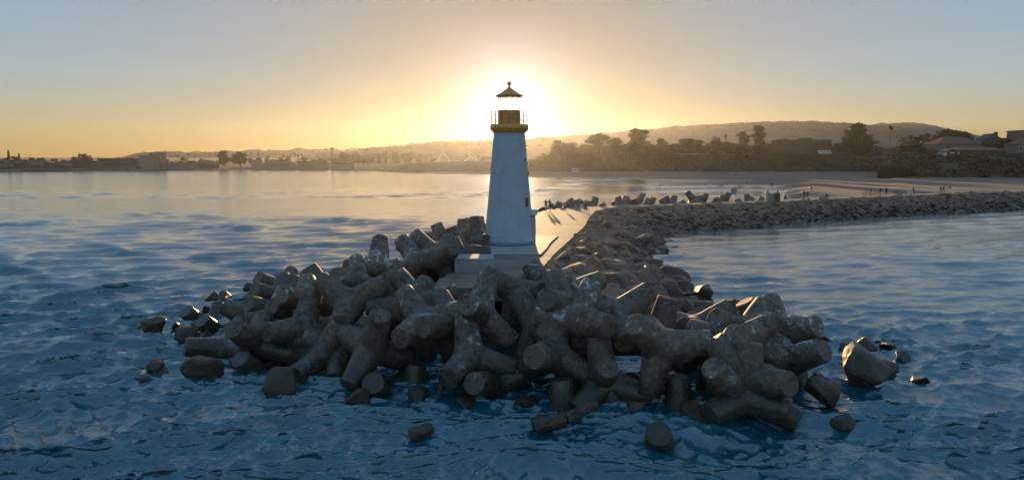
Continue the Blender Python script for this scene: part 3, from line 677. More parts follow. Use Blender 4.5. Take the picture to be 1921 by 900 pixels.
# centre pixel, height of centre, first leg (x, y, +1 towards the viewer / -1 away / 0 across), second leg, third leg
UNITS = [
 (646,565,3.0,(588,527,-1),(722,534),(659,592,1),"broad smooth tetrapod spreading two arms left of the slab corner, above the sloping one"),
 (603,540,2.6,(581,504,0),None,None,"tetrapod with one stub leg poking up left behind the broad two-armed one"),
 (672,538,3.1,(648,516,1),None,None,"small round-ended tetrapod leg with sunlit rim below the upright dark-topped one"),
 (701,491,4.2,(709,448,0),(677,503,1),(745,500),"tetrapod with dark-topped leg standing upright at the left edge of the pile"),
 (577,602,2.0,(521,613,1),(582,546),None,"tetrapod with thick upright leg and round foot at left middle of the pile"),
 (582,572,2.3,(553,549,1),None,None,"sun-rimmed tetrapod stub leaning left above the thick upright leg"),
 (606,660,.9,(638,606,0),(577,688,1),None,"tetrapod with slanted leg rising right and foot in the water at left front"),
 (598,622,1.2,(577,638,1),None,None,"rounded tetrapod end facing the viewer between two slanted legs at left"),
 (642,705,-.5,(642,655,0),None,None,"short round tetrapod column standing in shade left of the forked one"),
 (485,646,.9,(466,607,0),(555,667,1),None,"L-shaped tetrapod with one leg up and one lying right at far left front"),
 (427,662,.1,(434,612,-1),None,None,"stout tetrapod cone at the waterline left of the L-shaped one"),
 (507,698,-.4,(474,666,1),None,None,"tilted tetrapod stub in the water below the L-shaped one"),
 (396,602,-.4,(369,581,1),None,None,"round tetrapod tip at the back left waterline beside a mossy stub"),
 (405,605,-.5,(396,577,-1),None,None,"small mossy tetrapod tip tucked behind the round tip at left"),
 (432,618,-.1,(400,598,1),None,None,"rounded tetrapod tip between the low sunlit tip and the large cone"),
 (442,628,-.3,(394,622,1),None,None,"flat-topped tetrapod end beside the stout cone at left waterline"),
 (424,612,.0,(456,580,-1),None,None,"large tetrapod cone with sunlit right slope at left waterline"),
 (446,574,-.6,(404,553,1),None,None,"tetrapod tip standing alone in the water farthest back on the left"),
 (530,546,1.0,(500,521,1),None,None,"tetrapod leg leaning left at the back of the left slope, sunlit top edge"),
 (527,562,1.2,(498,541,1),None,None,"tetrapod leg with bright right edge just below the backmost leaning one"),
 (550,548,1.0,(531,520,0),None,None,"small round tetrapod stub at the back left skyline of the pile"),
 (588,548,2.0,(563,526,1),None,None,"round-ended tetrapod leg beside the stub that pokes up on the left"),
 (522,592,1.2,(489,566,1),None,None,"tetrapod with wide flat end facing left and glowing upper edge"),
 (478,606,.6,(509,575,-1),None,None,"tetrapod cone with bright slope leaning right above the L-shaped one"),
 (562,590,1.6,(534,570,1),None,None,"small tetrapod wedge catching the sun beside the thick upright leg"),
 (532,602,1.2,(478,598,1),None,None,"smooth tetrapod leg lying flat leftwards behind the L-shaped one"),
 (760,553,3.3,(794,568,1),(682,574),(802,527),"large tetrapod sloping down left with round end facing the viewer, below the slab corner"),
 (703,668,1.2,(722,600,1),(670,704,1),(762,684),"forked tetrapod with one leg straight up and two feet spread at left front"),
 (795,628,2.0,(758,623,1),(800,680),None,"dark tetrapod with round end facing left, between forked one and slab"),
 (776,736,-.5,(780,686,0),None,None,"short tetrapod column with worn flat top right of the forked one"),
 (714,748,-.7,(715,706,1),None,None,"low rounded tetrapod dome between the forked one and the short column"),
 (662,640,1.3,(692,606,0),None,None,"tetrapod leg with smooth bluish side left of the forked one"),
 (835,592,2.9,(820,553,0),(797,606),None,"tetrapod with curved leg below the slab edge, right of the sloping one"),
 (882,658,1.7,(851,696,1),(874,592),(960,682),"three-armed tetrapod at front centre, round foot towards the viewer"),
 (917,597,2.9,(957,635,1),(889,572),None,"stained tetrapod slanting down right with pale patch on its end"),
 (948,524,4.0,(1020,535,1),(899,514),None,"tetrapod lying along the top of the pile before the slab, dark stained underside"),
 (1016,520,4.0,(990,492,-1),(1076,545),None,"broad tetrapod on the crest in the lighthouse shadow"),
 (1005,596,3.0,(1027,606,1),(966,552),None,"tetrapod with round dark end facing the viewer at centre of the pile"),
 (1062,580,3.4,(1024,556,1),None,None,"tetrapod with white streaked leg just under the crest at centre"),
 (1144,562,3.8,(1085,545,1),(1222,546),(1156,626),"wide tetrapod with turquoise-worn end and arm raised right, right of centre"),
 (1098,530,3.9,(1136,528,-1),(1062,524),None,"tetrapod behind the wide raised-arm one with thin sunlit top"),
 (1240,610,2.5,(1253,562,0),None,None,"tetrapod column with pale flat top right of the raised-arm one"),
 (1236,652,2.4,(1172,603,1),(1338,634),(1213,742),"biggest Y-shaped tetrapod in front right of centre with pale scuffs"),
 (1082,602,3.1,(1128,602,1),None,None,"barrel-like tetrapod leg streaked white lying right under the crest"),
 (1130,690,1.3,(1122,634,0),None,None,"upright tetrapod leg with flat top in shade left of the biggest Y"),
 (1056,674,1.6,(1002,657,1),(1112,712),None,"long tetrapod with round left end and leg sinking right, at centre"),
 (946,718,.3,(900,700,0),(1000,692),None,"low dark V-shaped tetrapod at the waterline at centre, greenish left arm"),
 (1056,772,-.3,(1053,715,0),None,None,"lone tetrapod column rising from the water in front beside the driftwood"),
 (1107,731,.2,(1042,697,-1),(1206,746),None,"dark tetrapod stretched along the waterline behind the lone column"),
 (1193,792,-.7,(1196,752,0),None,None,"rounded tetrapod dome in the water below the biggest Y"),
 (1246,822,-.5,(1222,794,1),None,None,"nearest tetrapod stub, tilted left in the water at front"),
 (1275,760,.0,(1271,709,0),None,None,"stout tetrapod column between the biggest Y and the right front L"),
 (1180,738,.1,(1175,706,0),None,None,"small rounded tetrapod end in shadow under the biggest Y"),
 (1142,738,.3,(1134,702,0),None,None,"shadowed tetrapod end left of the small rounded one"),
 (1376,745,.8,(1322,680,0),(1462,758),None,"large L-shaped tetrapod at right front, one arm raised left, one lying right"),
 (1386,690,1.9,(1440,698,1),(1345,640),None,"tetrapod barrel with pale worn side lying above the right front L"),
 (1404,692,1.9,(1406,646,0),None,None,"tetrapod column with dark flat top standing behind the worn barrel"),
 (1396,613,2.7,(1331,590,1),(1447,577),(1446,664),"wide V-shaped tetrapod with both arms raised on the right of the pile"),
 (1456,626,2.0,(1500,604,1),None,None,"tetrapod with round end facing right behind the V-shaped one"),
 (1470,682,1.0,(1513,649,1),None,None,"tetrapod with pale stained side and dark end at the right edge"),
 (1494,742,-.4,(1492,694,0),None,None,"upright rounded tetrapod leg at the right waterline"),
 (1590,704,-1.2,(1545,680,0),None,None,"thin low tetrapod leg left of the large tilted one at right"),
 (1376,650,2.2,(1356,620,1),None,None,"round tetrapod end between the biggest Y and the V-shaped one"),
 (1412,592,2.2,(1398,567,0),None,None,"tetrapod peeking between the raised arms of the V-shaped one"),
 (1310,622,1.8,(1262,604,-1),None,None,"low smooth tetrapod arm behind the biggest Y's right arm"),
 (1330,720,.2,(1330,690,0),None,None,"shadowed tetrapod behind the right front L"),
 # seaward row beside the plaza and path
 (860,463,4.0,(846,430,0),None,None,"pale-capped tetrapod cone tallest in the row left of the lighthouse"),
 (830,452,3.6,(819,422,0),None,None,"golden tetrapod cone just left of the pale-capped one"),
 (797,467,3.1,(782,439,0),None,None,"tetrapod cone leaning left in the sunlit row beside the plaza"),
 (812,474,3.2,(800,446,-1),None,None,"golden wedge of a tetrapod between two cones beside the plaza"),
 (786,500,3.1,(766,464,0),None,None,"tetrapod with pale flat top and bright edge beside the plaza corner"),
 (778,478,2.3,(750,460,0),None,None,"leftmost golden tetrapod in the row beside the plaza"),
 (814,476,3.9,(800,491,1),None,None,"tetrapod with black round end facing the plaza from the left"),
 (826,488,3.8,(853,466,1),None,None,"blotchy tetrapod leg slanting up right beside the plaza edge"),
 (905,446,3.6,(862,471,1),None,None,"whitewashed tetrapod leg slanting down left from the tower foot"),
 (784,490,3.7,(764,503,1),None,None,"black-ended tetrapod nearest the dark-topped upright one"),
 (868,442,3.5,(869,413,0),None,None,"golden tetrapod leg behind the pale-capped cone"),
 (890,440,3.2,(876,430,1),None,None,"tetrapod with glowing round end left of the tower foot"),
 (900,432,2.6,(899,408,0),None,None,"farthest visible golden tetrapod touching the tower's left side"),
 (912,440,3.0,(893,415,1),None,None,"golden tetrapod leaning out from behind the tower"),
 (838,472,3.3,(800,463,0),None,None,"flat golden tetrapod arm lying below the cones beside the plaza"),
 (762,538,3.6,(744,514,0),None,None,"tetrapod stub with bright rim beside the slab corner"),
 (738,534,3.3,(728,510,0),None,None,"tetrapod tip behind the bright-rimmed stub by the slab corner"),
 (745,512,2.2,(735,490,0),None,None,"golden tetrapod tip on the seaward side of the dark-topped one"),
 (840,500,2.6,(832,484,0),None,None,"half-hidden tetrapod below the blotchy leg beside the plaza"),
]
for cx, cy, z, A, B, T3, lab in UNITS: tetra(cx, cy, z, A, B, T3, lab, scale=.92)
# seaward crest of the far jetty: tips above the path edge, orange in the low light
FAR = [(1015,391),(1026,389),(1038,384),(1051,380),(1061,380),(1068,374),(1083,375),(1105,378),(1118,371),(1130,382),(1150,378),(1158,370),(1176,369),(1190,374),(1207,364),(1218,373),(1226,371),(1240,374),(1248,369),(1266,368),(1277,377),(1288,360),(1305,374),(1315,372),(1326,365),(1342,371),(1357,367),(1367,363),(1382,374),(1400,365),(1412,372),(1430,371)]
for k, (x, y) in enumerate(FAR):
    yb = y + 14; r_ = random.Random(k * 5 + 1)
    dx = r_.choice((-1, 1)) * r_.uniform(4, 16); 
    if k in (21,): dx = -18
    if k in (14, 24): dx = 14
    zc = 3.0; Yd = 6.9 * FPX / (np.interp(x, [1015, 1110, 1290, 1430], [397, 389, 382.5, 378]) - 305) + 4.0
    C = atY(x - dx * .5, y + 10, Yd); pc = (x - dx * .5, y + 10)
    side = ["leaning left", "leaning right"][dx > 0]
    where = "near the walkers" if x < 1120 else ("right of the walkers" if x < 1280 else "towards the sign board")
    t_ = tetra(pc[0], pc[1], float(C[2]) - .4, (x, y - 1, 0), None, None, "small distant tetrapod %s on the jetty crest %s" % (side, where), "tetrapods along the seaward crest of the jetty")

# driftwood log
m = MB(); a = at(1004, 800, .05); b = at(1062, 785, .35); c = at(1120, 757, .75)
m.tube(a, b, .30, .24, 9); m.tube(b, c, .245, .16, 9); m.tube(b, b + np.array((.5, -.1, .5)), .09, .04, 6)
m.build("driftwood_log", M['wood'], None, False, label="dark driftwood log leaning against the lone column in the water", cat="log")
m = MB(); a = at(822, 748, -.1); c = at(834, 706, .9); m.tube(a, c, .13, .10, 7); m.build("timber_post", M['wood'], None, False, label="thin dark timber leaning between rocks at front left of centre", cat="post")

# ------------------------------------------------------------------ boulders
def boulder_mesh(seed, cuts=14, sub=3):
    """angular quarried block: hull of scattered points, chipped edges, rough faces"""
    import bmesh
    r_ = np.random.default_rng(seed); bm = bmesh.new(); n = int(r_.integers(10, 17))
    d = r_.normal(size=(n, 3)); d /= np.abs(d).max(axis=1)[:, None] ** .55 * np.linalg.norm(d, axis=1)[:, None] ** .45
    for p in d * r_.uniform(.78, 1.08, n)[:, None]: bm.verts.new(p)
    h = bmesh.ops.convex_hull(bm, input=list(bm.verts))
    bmesh.ops.delete(bm, geom=[g for g in h['geom_interior'] if isinstance(g, bmesh.types.BMVert)], context='VERTS')
    bmesh.ops.dissolve_limit(bm, angle_limit=math.radians(7), verts=bm.verts, edges=bm.edges)
    bmesh.ops.bevel(bm, geom=list(bm.edges), offset=.075, segments=1, affect='EDGES', profile=.6)
    bmesh.ops.triangulate(bm, faces=bm.faces)
    for _ in range(max(0, sub - 2)): bmesh.ops.subdivide_edges(bm, edges=[e for e in bm.edges if e.calc_length() > .22], cuts=1); bmesh.ops.triangulate(bm, faces=bm.faces)
    P = np.array([v.co for v in bm.verts]); k = (1 + .06 * fbm(P * 2.2 + seed, 3, seed) + .035 * fbm(P * 6 + seed, 2, seed + 2))
    for v, p in zip(bm.verts, P * k[:, None]): v.co = p
    bmesh.ops.recalc_face_normals(bm, faces=bm.faces)
    me = bpy.data.meshes.new("boulder"); bm.to_mesh(me); bm.free(); me.materials.append(M['rock']); smooth(me, False)
    return me
BM = [boulder_mesh(s + 20, sub=4 if s < 8 else 3) for s in range(12)]
def put_boulder(P, s, label, group="quarry boulders", mesh=None, rot=None):
    o = bpy.data.objects.new("boulder", mesh or random.choice(BM)); link(o)
    o.location = tuple(map(float, P)); o.scale = tuple(map(float, s)); o.rotation_euler = rot or (random.uniform(-.5, .5), random.uniform(-.5, .5), random.uniform(0, 6.28))
    return tag(o, label, "boulder", group)
# armour rock on the harbour slope
cand = []
rr_ = random.Random(3)
def slope_pt(s, t):
    i = min(int(s), len(pR) - 2); f = s - i
    a = np.array(pR[i]) * (1 - f) + np.array(pR[i + 1]) * f; b = np.array(wR[i]) * (1 - f) + np.array(wR[i + 1]) * f
    p = a * (1 - t) + b * t; p[2] = WZ - .15 - (WZ + .1) * t ** 1.15; return p
cells = {}
tries = 0
while tries < 26000:
    tries += 1
    s = rr_.uniform(0.3, 13.6); t = rr_.uniform(.0, 1.04); p = slope_pt(s, t)
    r = (.48 + .75 * rr_.random() ** 1.5) * (1.25 if p[1] < 78 else 1.0)
    if t * np.linalg.norm(slope_pt(s, 1)[:2] - slope_pt(s, 0)[:2]) < r * .9: continue
    if p[1] > 175: continue
    key = (int(p[0] // 2), int(p[1] // 2)); ok = True
    for i in (-1, 0, 1):
        for j in (-1, 0, 1):
            for q, rq in cells.get((key[0] + i, key[1] + j), []):
                if np.linalg.norm((q - p)[:2]) < (r + rq) * .62: ok = False; break
            if not ok: break
        if not ok: break
    if not ok: continue
    cells.setdefault(key, []).append((p, r)); 
    d_ = (p - CAM).dot(Fv); u_ = 960.5 + FPX * (p - CAM).dot(Rv) / d_; v_ = 450 - FPX * (p - CAM).dot(Uv) / d_
    cand.append((r / d_, p, r, u_, v_, t))
cand.sort(key=lambda q: -q[0])
vis = [q for q in cand if -40 < q[3] < 1960]
rest = [q for q in cand if not (-40 < q[3] < 1960)]
size_w = lambda r: "large" if r > 1.1 else ("medium" if r > .75 else "small")
def rock_xf(p, r, rnd):
    sc = (r * rnd.uniform(1.0, 1.45), r * rnd.uniform(.85, 1.15), r * rnd.uniform(.62, .95))
    return sc, (rnd.uniform(-.35, .35), rnd.uniform(-.35, .35), rnd.uniform(0, 6.28))
RB = []
for k, (key, p, r, u, v, t) in enumerate(vis):
    rnd = random.Random(k + 77); sc, ro = rock_xf(p, r, rnd); mi = rnd.randrange(12)
    if k < 262:
        zone = ("behind the crest tetrapods" if v > 520 else "beside the path right of the lighthouse" if v > 455 else "on the bend of the harbour slope") if u < 1420 and v > 440 or u < 1210 else "on the far jetty slope"
        lvl = "at the top of the slope" if t < .3 else ("halfway down" if t < .7 else "at the waterline")
        put_boulder(p, sc, "%s %s boulder %s, %s" % (size_w(r), "tan" if t < .7 else "dark wet", zone, lvl), "armour boulders on the harbour slope", BM[mi], ro)
    else: RB.append((p, sc, ro, mi))
for q in rest:
    rnd = random.Random(int(q[2] * 1e6)); sc, ro = rock_xf(q[1], q[2], rnd); RB.append((q[1], sc, ro, 8 + rnd.randrange(4)))
def merged(items, meshes, name, mat, **kw):
    VV, FF, b = [], [], 0
    cache = {}
    for p, sc, ro, mi in items:
        if mi not in cache:
            me = meshes[mi]; v = np.empty(len(me.vertices) * 3); me.vertices.foreach_get("co", v); f = np.empty(len(me.loops), dtype=np.int32); me.loops.foreach_get("vertex_index", f)
            cache[mi] = (v.reshape(-1, 3), f.reshape(-1, 3))
        v, f = cache[mi]; R_ = np.array(Euler(ro).to_matrix())
        VV.append((v * np.array(sc)) @ R_.T + np.array(p)); FF.append(f + b); b += len(v)
    me = quad_mesh(name, np.concatenate(VV), np.concatenate(FF), mat, False); return obj(name, me, **kw)
BML = [boulder_mesh(s + 60, sub=2) for s in range(12)]
merged([(p, sc, ro, mi % 12) for p, sc, ro, mi in RB], BML, "boulders", M['rock'], label="mass of smaller boulders farther along the jetty slope", cat="boulders", kind='stuff')
# rocks among and around the tetrapods
LONE = [
 (386,692,.35,(1.1,.8,.80),"large dark wedge-shaped block standing alone in open water at left front"), (288,612,.35,(.85,.7,.72),"leftmost pointed block in the water with sunlit right edge"),
 (350,628,.30,(.72,.6,.62),"dark blunt block right of the leftmost pointed one"), (338,610,.2,(.6,.5,.5),"low block with sunlit slope behind the dark blunt one"),
 (524,722,.35,(1.1,.85,.78),"squat broken block in front at left with mossy rocks beside it"), (1622,688,.75,(1.25,1.0,1.15),"largest tilted block in the water at right with golden upper edge"),
 (1538,738,.45,(1.15,.85,.85),"block lying in the water at right front, left of the largest tilted one"), (392,580,.15,(.7,.6,.55),"small rounded block at the back of the left waterline"),
 (418,560,.25,(.8,.6,.6),"block in open water farthest back on the left"), (450,594,.3,(.9,.7,.7),"dark block among the tips at the left waterline"), (300,700,.0,(.5,.5,.25),"sliver of dark rock beside the square-topped one"),
 (597,702,.1,(.75,.6,.5),"mossy rounded rock right of the squat blunt tetrapod end"), (545,690,.0,(.9,.6,.35),"flat mossy rock behind the squat blunt tetrapod end"),
 (668,750,.0,(.95,.6,.5),"low dark rock in the water under the forked tetrapod"), (293,688,.25,(.62,.5,.42),"square-topped dark rock in open water at far left"),
 (282,707,.0,(.9,.55,.25),"flat wet ledge below the square-topped rock at far left"), (257,615,.0,(.32,.3,.3),"tiny rock left of the leftmost pointed tetrapod tip"),
 (476,541,.1,(.8,.6,.5),"mossy rock behind the left slope of the pile"), (474,560,.1,(.9,.7,.6),"rounded mossy boulder at the back left waterline"),
 (450,570,.0,(.9,.5,.4),"low dark rock left of the rounded mossy boulder"), (440,656,.1,(.7,.6,.6),"dark rock between the stout cone and the L-shaped tetrapod"),
 (445,680,.0,(.8,.5,.3),"flat green rock at the foot of the L-shaped tetrapod"), (370,612,.0,(.5,.4,.4),"small rock among the left waterline tips"),
 (878,748,.0,(.8,.6,.45),"dark broken rock below the front three-armed tetrapod"), (988,752,.0,(.6,.5,.3),"low wet rock below the V-shaped tetrapod"),
 (789,813,.0,(.62,.5,.42),"lone dome-shaped rock nearest the viewer at front left of centre"), (1578,796,.0,(.55,.45,.38),"lone dark rock in the water at right front"),
 (1730,712,.05,(.6,.5,.32),"rightmost dark rock in open water"), (1694,670,.1,(.55,.5,.42),"small rounded rock behind the rightmost rock"),
 (1625,648,.1,(.65,.5,.5),"rounded rock behind the large tilted tetrapod at right"), (1666,650,.0,(1.3,.5,.25),"flat dark ledge awash beside the rounded rock at right"),
 (1547,636,.15,(.75,.5,.4),"jagged rock with sunlit face at the right waterline"), (1584,648,.0,(.3,.3,.2),"tiny rock right of the jagged sunlit one"),
 (1310,782,.0,(1.1,.7,.4),"flat dark rock at the foot of the right front L-shaped tetrapod"), (1018,795,.0,(.5,.4,.35),"dark rock at the left end of the driftwood"),
 (780,742,.0,(.9,.5,.3),"low wet rock in front of the short column"), (1312,548,.9,(1.1,.7,.8),"jagged brown boulder standing up at the edge of the harbour water"),
 (1398,582,.3,(.8,.7,.5),"grey boulder behind the wide V-shaped tetrapod"), (1662,692,.2,(.75,.6,.5),"blocky dark rock at the right end of the large tilted tetrapod"),
 (540,612,.9,(.8,.7,.5),"dark rock in the gap beside the thick upright leg at left"),
]
for i, (x, y, z, sc, lab) in enumerate(LONE):
    P = at(x, y, z); put_boulder(P, sc, lab, "loose rocks round the breakwater head", BM[i % 8], (.25 * math.sin(i * 2.1), .25 * math.cos(i * 1.7), i * 1.3))

WASH = [((C[0], C[1]), 2.6) for C, o in PLACED if C[2] < 1.2 and C[1] < 60] + [(at(q[0], q[1])[:2], 1.3) for q in LONE]
build_water()
# ------------------------------------------------------------------ beach
def col_grid(xs, fD, fZ, nr, name, mat, **kw):           # columns = bearings; rows = distance steps
    G = np.zeros((nr, len(xs), 3))
    for j, x in enumerate(xs):
        for i in range(nr):
            t = i / (nr - 1); D = fD(x, t); G[i, j] = (azX(x, D), D, fZ(x, D, t))
    return G
def ip(x, tab): return float(np.interp(x, [a for a, b in tab], [b for a, b in tab]))
def Dz(y, z=0.0): return (CAMZ - z) * FPX / (y - 305.0)
SHORE = [(900, Dz(332)), (1000, Dz(333)), (1100, Dz(335)), (1200, Dz(338)), (1300, Dz(343)), (1400, Dz(349)), (1440, Dz(354)), (1475, 190), (1500, 150), (2400, 120)]
FOOT = [(900, 560), (1440, 560), (1550, 540), (1655, 520), (1672, 335), (1921, 318), (2400, 290)]
JET = [(900, 100), (1110, 6.9*FPX/83+6), (1290, 6.9*FPX/76.5+6), (1430, 6.9*FPX/72+5), (1500, 6.9*FPX/67.8+2.0), (1700, 6.9*FPX/59.3+1.6), (1921, 6.9*FPX/52.3+1.6), (2400, 6.9*FPX/40)]
xs = np.linspace(930, 2400, 420)
nr = 150
G = np.zeros((nr, len(xs), 3))
for j, x in enumerate(xs):
    Ds, Db, Dj = ip(x, SHORE), ip(x, FOOT), ip(x, JET)
    D0 = max(Dj, Ds - 170)
    D = D0 + (Db + 6 - D0) * np.linspace(0, 1, nr) ** 1.25
    zlow = np.interp(x, [1440, 1500], [0, 2.0])
    z = np.where(D < Ds, (D - Ds) * .0030, (D - Ds) / (Db - Ds) * 2.6)
    if x > 1470:
        zz_ = 2.0 + (D - Dj) / (Db - Dj) * .9; w_ = min(1, (x - 1470) / 50); z = z * (1 - w_) + zz_ * w_
    G[:, j] = np.stack([azX(x, 1) * D, D, z], -1)
sw = fbm(np.stack([G[..., 0] * .010, G[..., 1] * .06, G[..., 0] * 0], -1), 4, 21)
G[..., 2] += np.clip(sw, -1, 1) * np.where(G[..., 2] < .9, 1.3, .22) + .05 * fbm(G * .5, 3, 22)
grid_obj("beach", G, M['sand'], True, kind='structure')

# ------------------------------------------------------------------ bluff and plateau, far shore, hills
TOPZ = [(880, 6), (1000, 11), (1100, 13.0), (1260, 15.3), (1450, 16.0), (1655, 15.6), (1672, 13.2), (1921, 13.2), (2400, 14)]
xs = np.linspace(930, 2400, 500); rows = [(-2, 1.2), (0, 2.4), (4, .22), (9, .5), (14, .78), (19, .96), (24, 1.0), (60, 1.03), (200, 1.1), (600, 1.2)]
nr = 60; G = np.zeros((nr, len(xs), 3)); prof_t = [0, 2, 6, 12, 18, 22, 60, 200, 650]; prof_h = [0, .03, .32, .66, .93, 1.0, 1.02, 1.05, 1.15]
tt = np.concatenate([np.linspace(-3, 30, 44), np.linspace(38, 650, 16)])
for j, x in enumerate(xs):
    Db, tz = ip(x, FOOT), ip(x, TOPZ)
    D = Db + tt; h = np.interp(tt, prof_t, prof_h); G[:, j] = np.stack([azX(x, 1) * D, D, 2.0 + (tz - 2.0) * h], -1)
face = ((tt > 1) & (tt < 24))[:, None]
G[..., 2] += np.where(face, 1.6, .25) * fbm(G * np.array((.06, .12, .1)), 4, 31) + np.where(face, .5, .05) * fbm(G * .4, 3, 32)
grid_obj("terrain_bluff", G, M['bluff'], False, kind='structure')
bluffG = G
# headland left of the tower and shore behind it
HD = [(705, 0.0), (725, 3.0), (770, 9.2), (850, 11), (930, 12.5), (1000, 14), (1060, 12)]
xs = np.linspace(700, 1060, 160); nr = 40; G = np.zeros((nr, len(xs), 3))
for j, x in enumerate(xs):
    hz = ip(x, HD); D0 = ip(x, [(700, 735), (800, 660), (930, 600), (1000, 575), (1060, 565)])
    for i in range(nr):
        q = i / (nr - 1); D = D0 + 190 * q; f = math.sin(math.pi * min(1, q * 1.7) / 2) if q < .6 else 1.0
        sh = 1.6 if x < 1e9 else 0
        G[i, j] = (azX(x, 1) * D, D, -1.2 + (hz + 1.2) * f * (1 if q < .8 else 1 - (q - .8) * 3))
G[..., 2] += 1.1 * fbm(G * .06, 4, 41) * np.clip(G[..., 2] / 4, 0, 1)
grid_obj("terrain_headland", G, M['bluff'], False, kind='structure')
# strand in front of the headland
xs = np.linspace(800, 1010, 60); G = np.zeros((20, 60, 3))
for j, x in enumerate(xs):
    for i in range(20):
        q = i / 19; D1 = ip(x, [(800, 668), (930, 608), (1010, 580)]); w_ = ip(x, [(800, 5), (1010, 90)]); D = D1 - w_ * (1 - q); G[i, j] = (azX(x, 1) * D, D, -.5 + 1.9 * q)
grid_obj("beach_strand", G, M['sand'], True, kind='structure')
# left shore land
SHL = [(-900, 560), (-200, 680), (0, 735), (250, 860), (480, 945), (700, 905), (1000, 905)]
xs = np.linspace(-900, 1010, 380); nr = 46; G = np.zeros((nr, len(xs), 3))
for j, x in enumerate(xs):
    D0 = ip(x, SHL)
    for i in range(nr):
        q = (i / (nr - 1)) ** 1.4; dd = 900 * q; D = D0 - 8 + dd
        G[i, j] = (azX(x, 1) * D, D, np.interp(dd, [0, 12, 40, 60, 200, 900], [-.8, .8, 2.2, 4.0, 9.0, 22]))
G[..., 2] += .8 * fbm(G * .02, 4, 51) * np.clip(G[..., 2] / 4, 0, 1)
grid_obj("terrain_far_shore", G, M['plateau'], False, kind='structure')
RG = {}
def ridge(name, D, prof, depth, rough, seed, xs0, xs1, n=700):
    xs = np.linspace(xs0, xs1, n); nr = 26; G = np.zeros((nr, n, 3))
    for j, x in enumerate(xs):
        y = ip(x, prof); hz = CAMZ + (305 - y) * D / FPX * 1.0
        for i in range(nr):
            q = i / (nr - 1); Dq = D - depth + depth * 2 * q; f = math.sin(math.pi * q) ** .8
            G[i, j] = (azX(x, 1) * Dq, Dq, 3 + (hz - 3) * f)
    sc = np.clip((G[..., 2] - 3) / 30, 0, 1)
    G[..., 2] += rough * sc * fbm(G * np.array((.03, .02, 0.0)) * (2000 / D) * 1.3, 4, seed) + rough * 1.6 * sc * fbm(G * .004, 3, seed + 1)
    grid_obj(name, G, M['hill'], False, kind='structure'); RG[name] = G
ridge("hills", 2100, [(850, 275), (930, 268), (1000, 263), (1060, 257), (1130, 252), (1230, 246), (1330, 239), (1450, 232.5), (1520, 233), (1600, 238), (1680, 247), (1750, 262), (1850, 280), (2100, 298)], 500, 8, 61, 800, 2150)
ridge("hills_far", 2400, [(1480, 262), (1560, 245), (1640, 236), (1690, 233.5), (1740, 239), (1790, 250), (1860, 261), (2000, 272), (2400, 285)], 400, 8, 63, 1450, 2400, 400)
ridge("hills_wooded", 2600, [(-900, 300), (100, 303), (200, 301), (240, 296), (262, 290), (285, 286), (330, 288), (400, 286), (460, 286), (540, 285), (560, 281), (600, 284), (640, 284), (700, 279), (740, 278), (780, 274), (815, 270), (840, 273), (900, 272), (960, 276), (1080, 290)], 150, 6, 65, -900, 1100, 1100)
ridge("hills_middle", 1800, [(640, 290), (760, 275), (820, 268), (880, 266), (930, 264), (1000, 265), (1060, 268), (1120, 274), (1300, 285)], 300, 8, 67, 600, 1320, 500)

# ------------------------------------------------------------------ trees
def leaf_faces(C, size, n, seed, flat=.5):
    """n leaf-clump quads scattered in the given blobs [(centre, radii)]"""
    r = np.random.default_rng(seed); V = []; F = []
    vols = np.array([b[1][0] * b[1][1] * b[1][2] for b in C]) ** .7; w = vols / vols.sum()
    idx = r.choice(len(C), n, p=w)
    cen = np.array([b[0] for b in C])[idx]; rad = np.array([b[1] for b in C])[idx]
    d = r.normal(size=(n, 3)); d /= np.linalg.norm(d, axis=1)[:, None]; q = r.uniform(.35, 1.05, n) ** .6
    P = cen + d * rad * q[:, None]
    s = size * r.uniform(.5, 1.3, n)
    u = r.normal(size=(n, 3)); u /= np.linalg.norm(u, axis=1)[:, None]; v = np.cross(u, r.normal(size=(n, 3))); v /= np.linalg.norm(v, axis=1)[:, None]
    v *= .6
    su = u * s[:, None]; sv = v * s[:, None]
    Q = np.stack([P - su * .9, P - sv + su * .15, P + su * 1.1, P + sv * .9 - su * .1], 1).reshape(-1, 3)
    return Q, np.arange(4 * n).reshape(-1, 4)
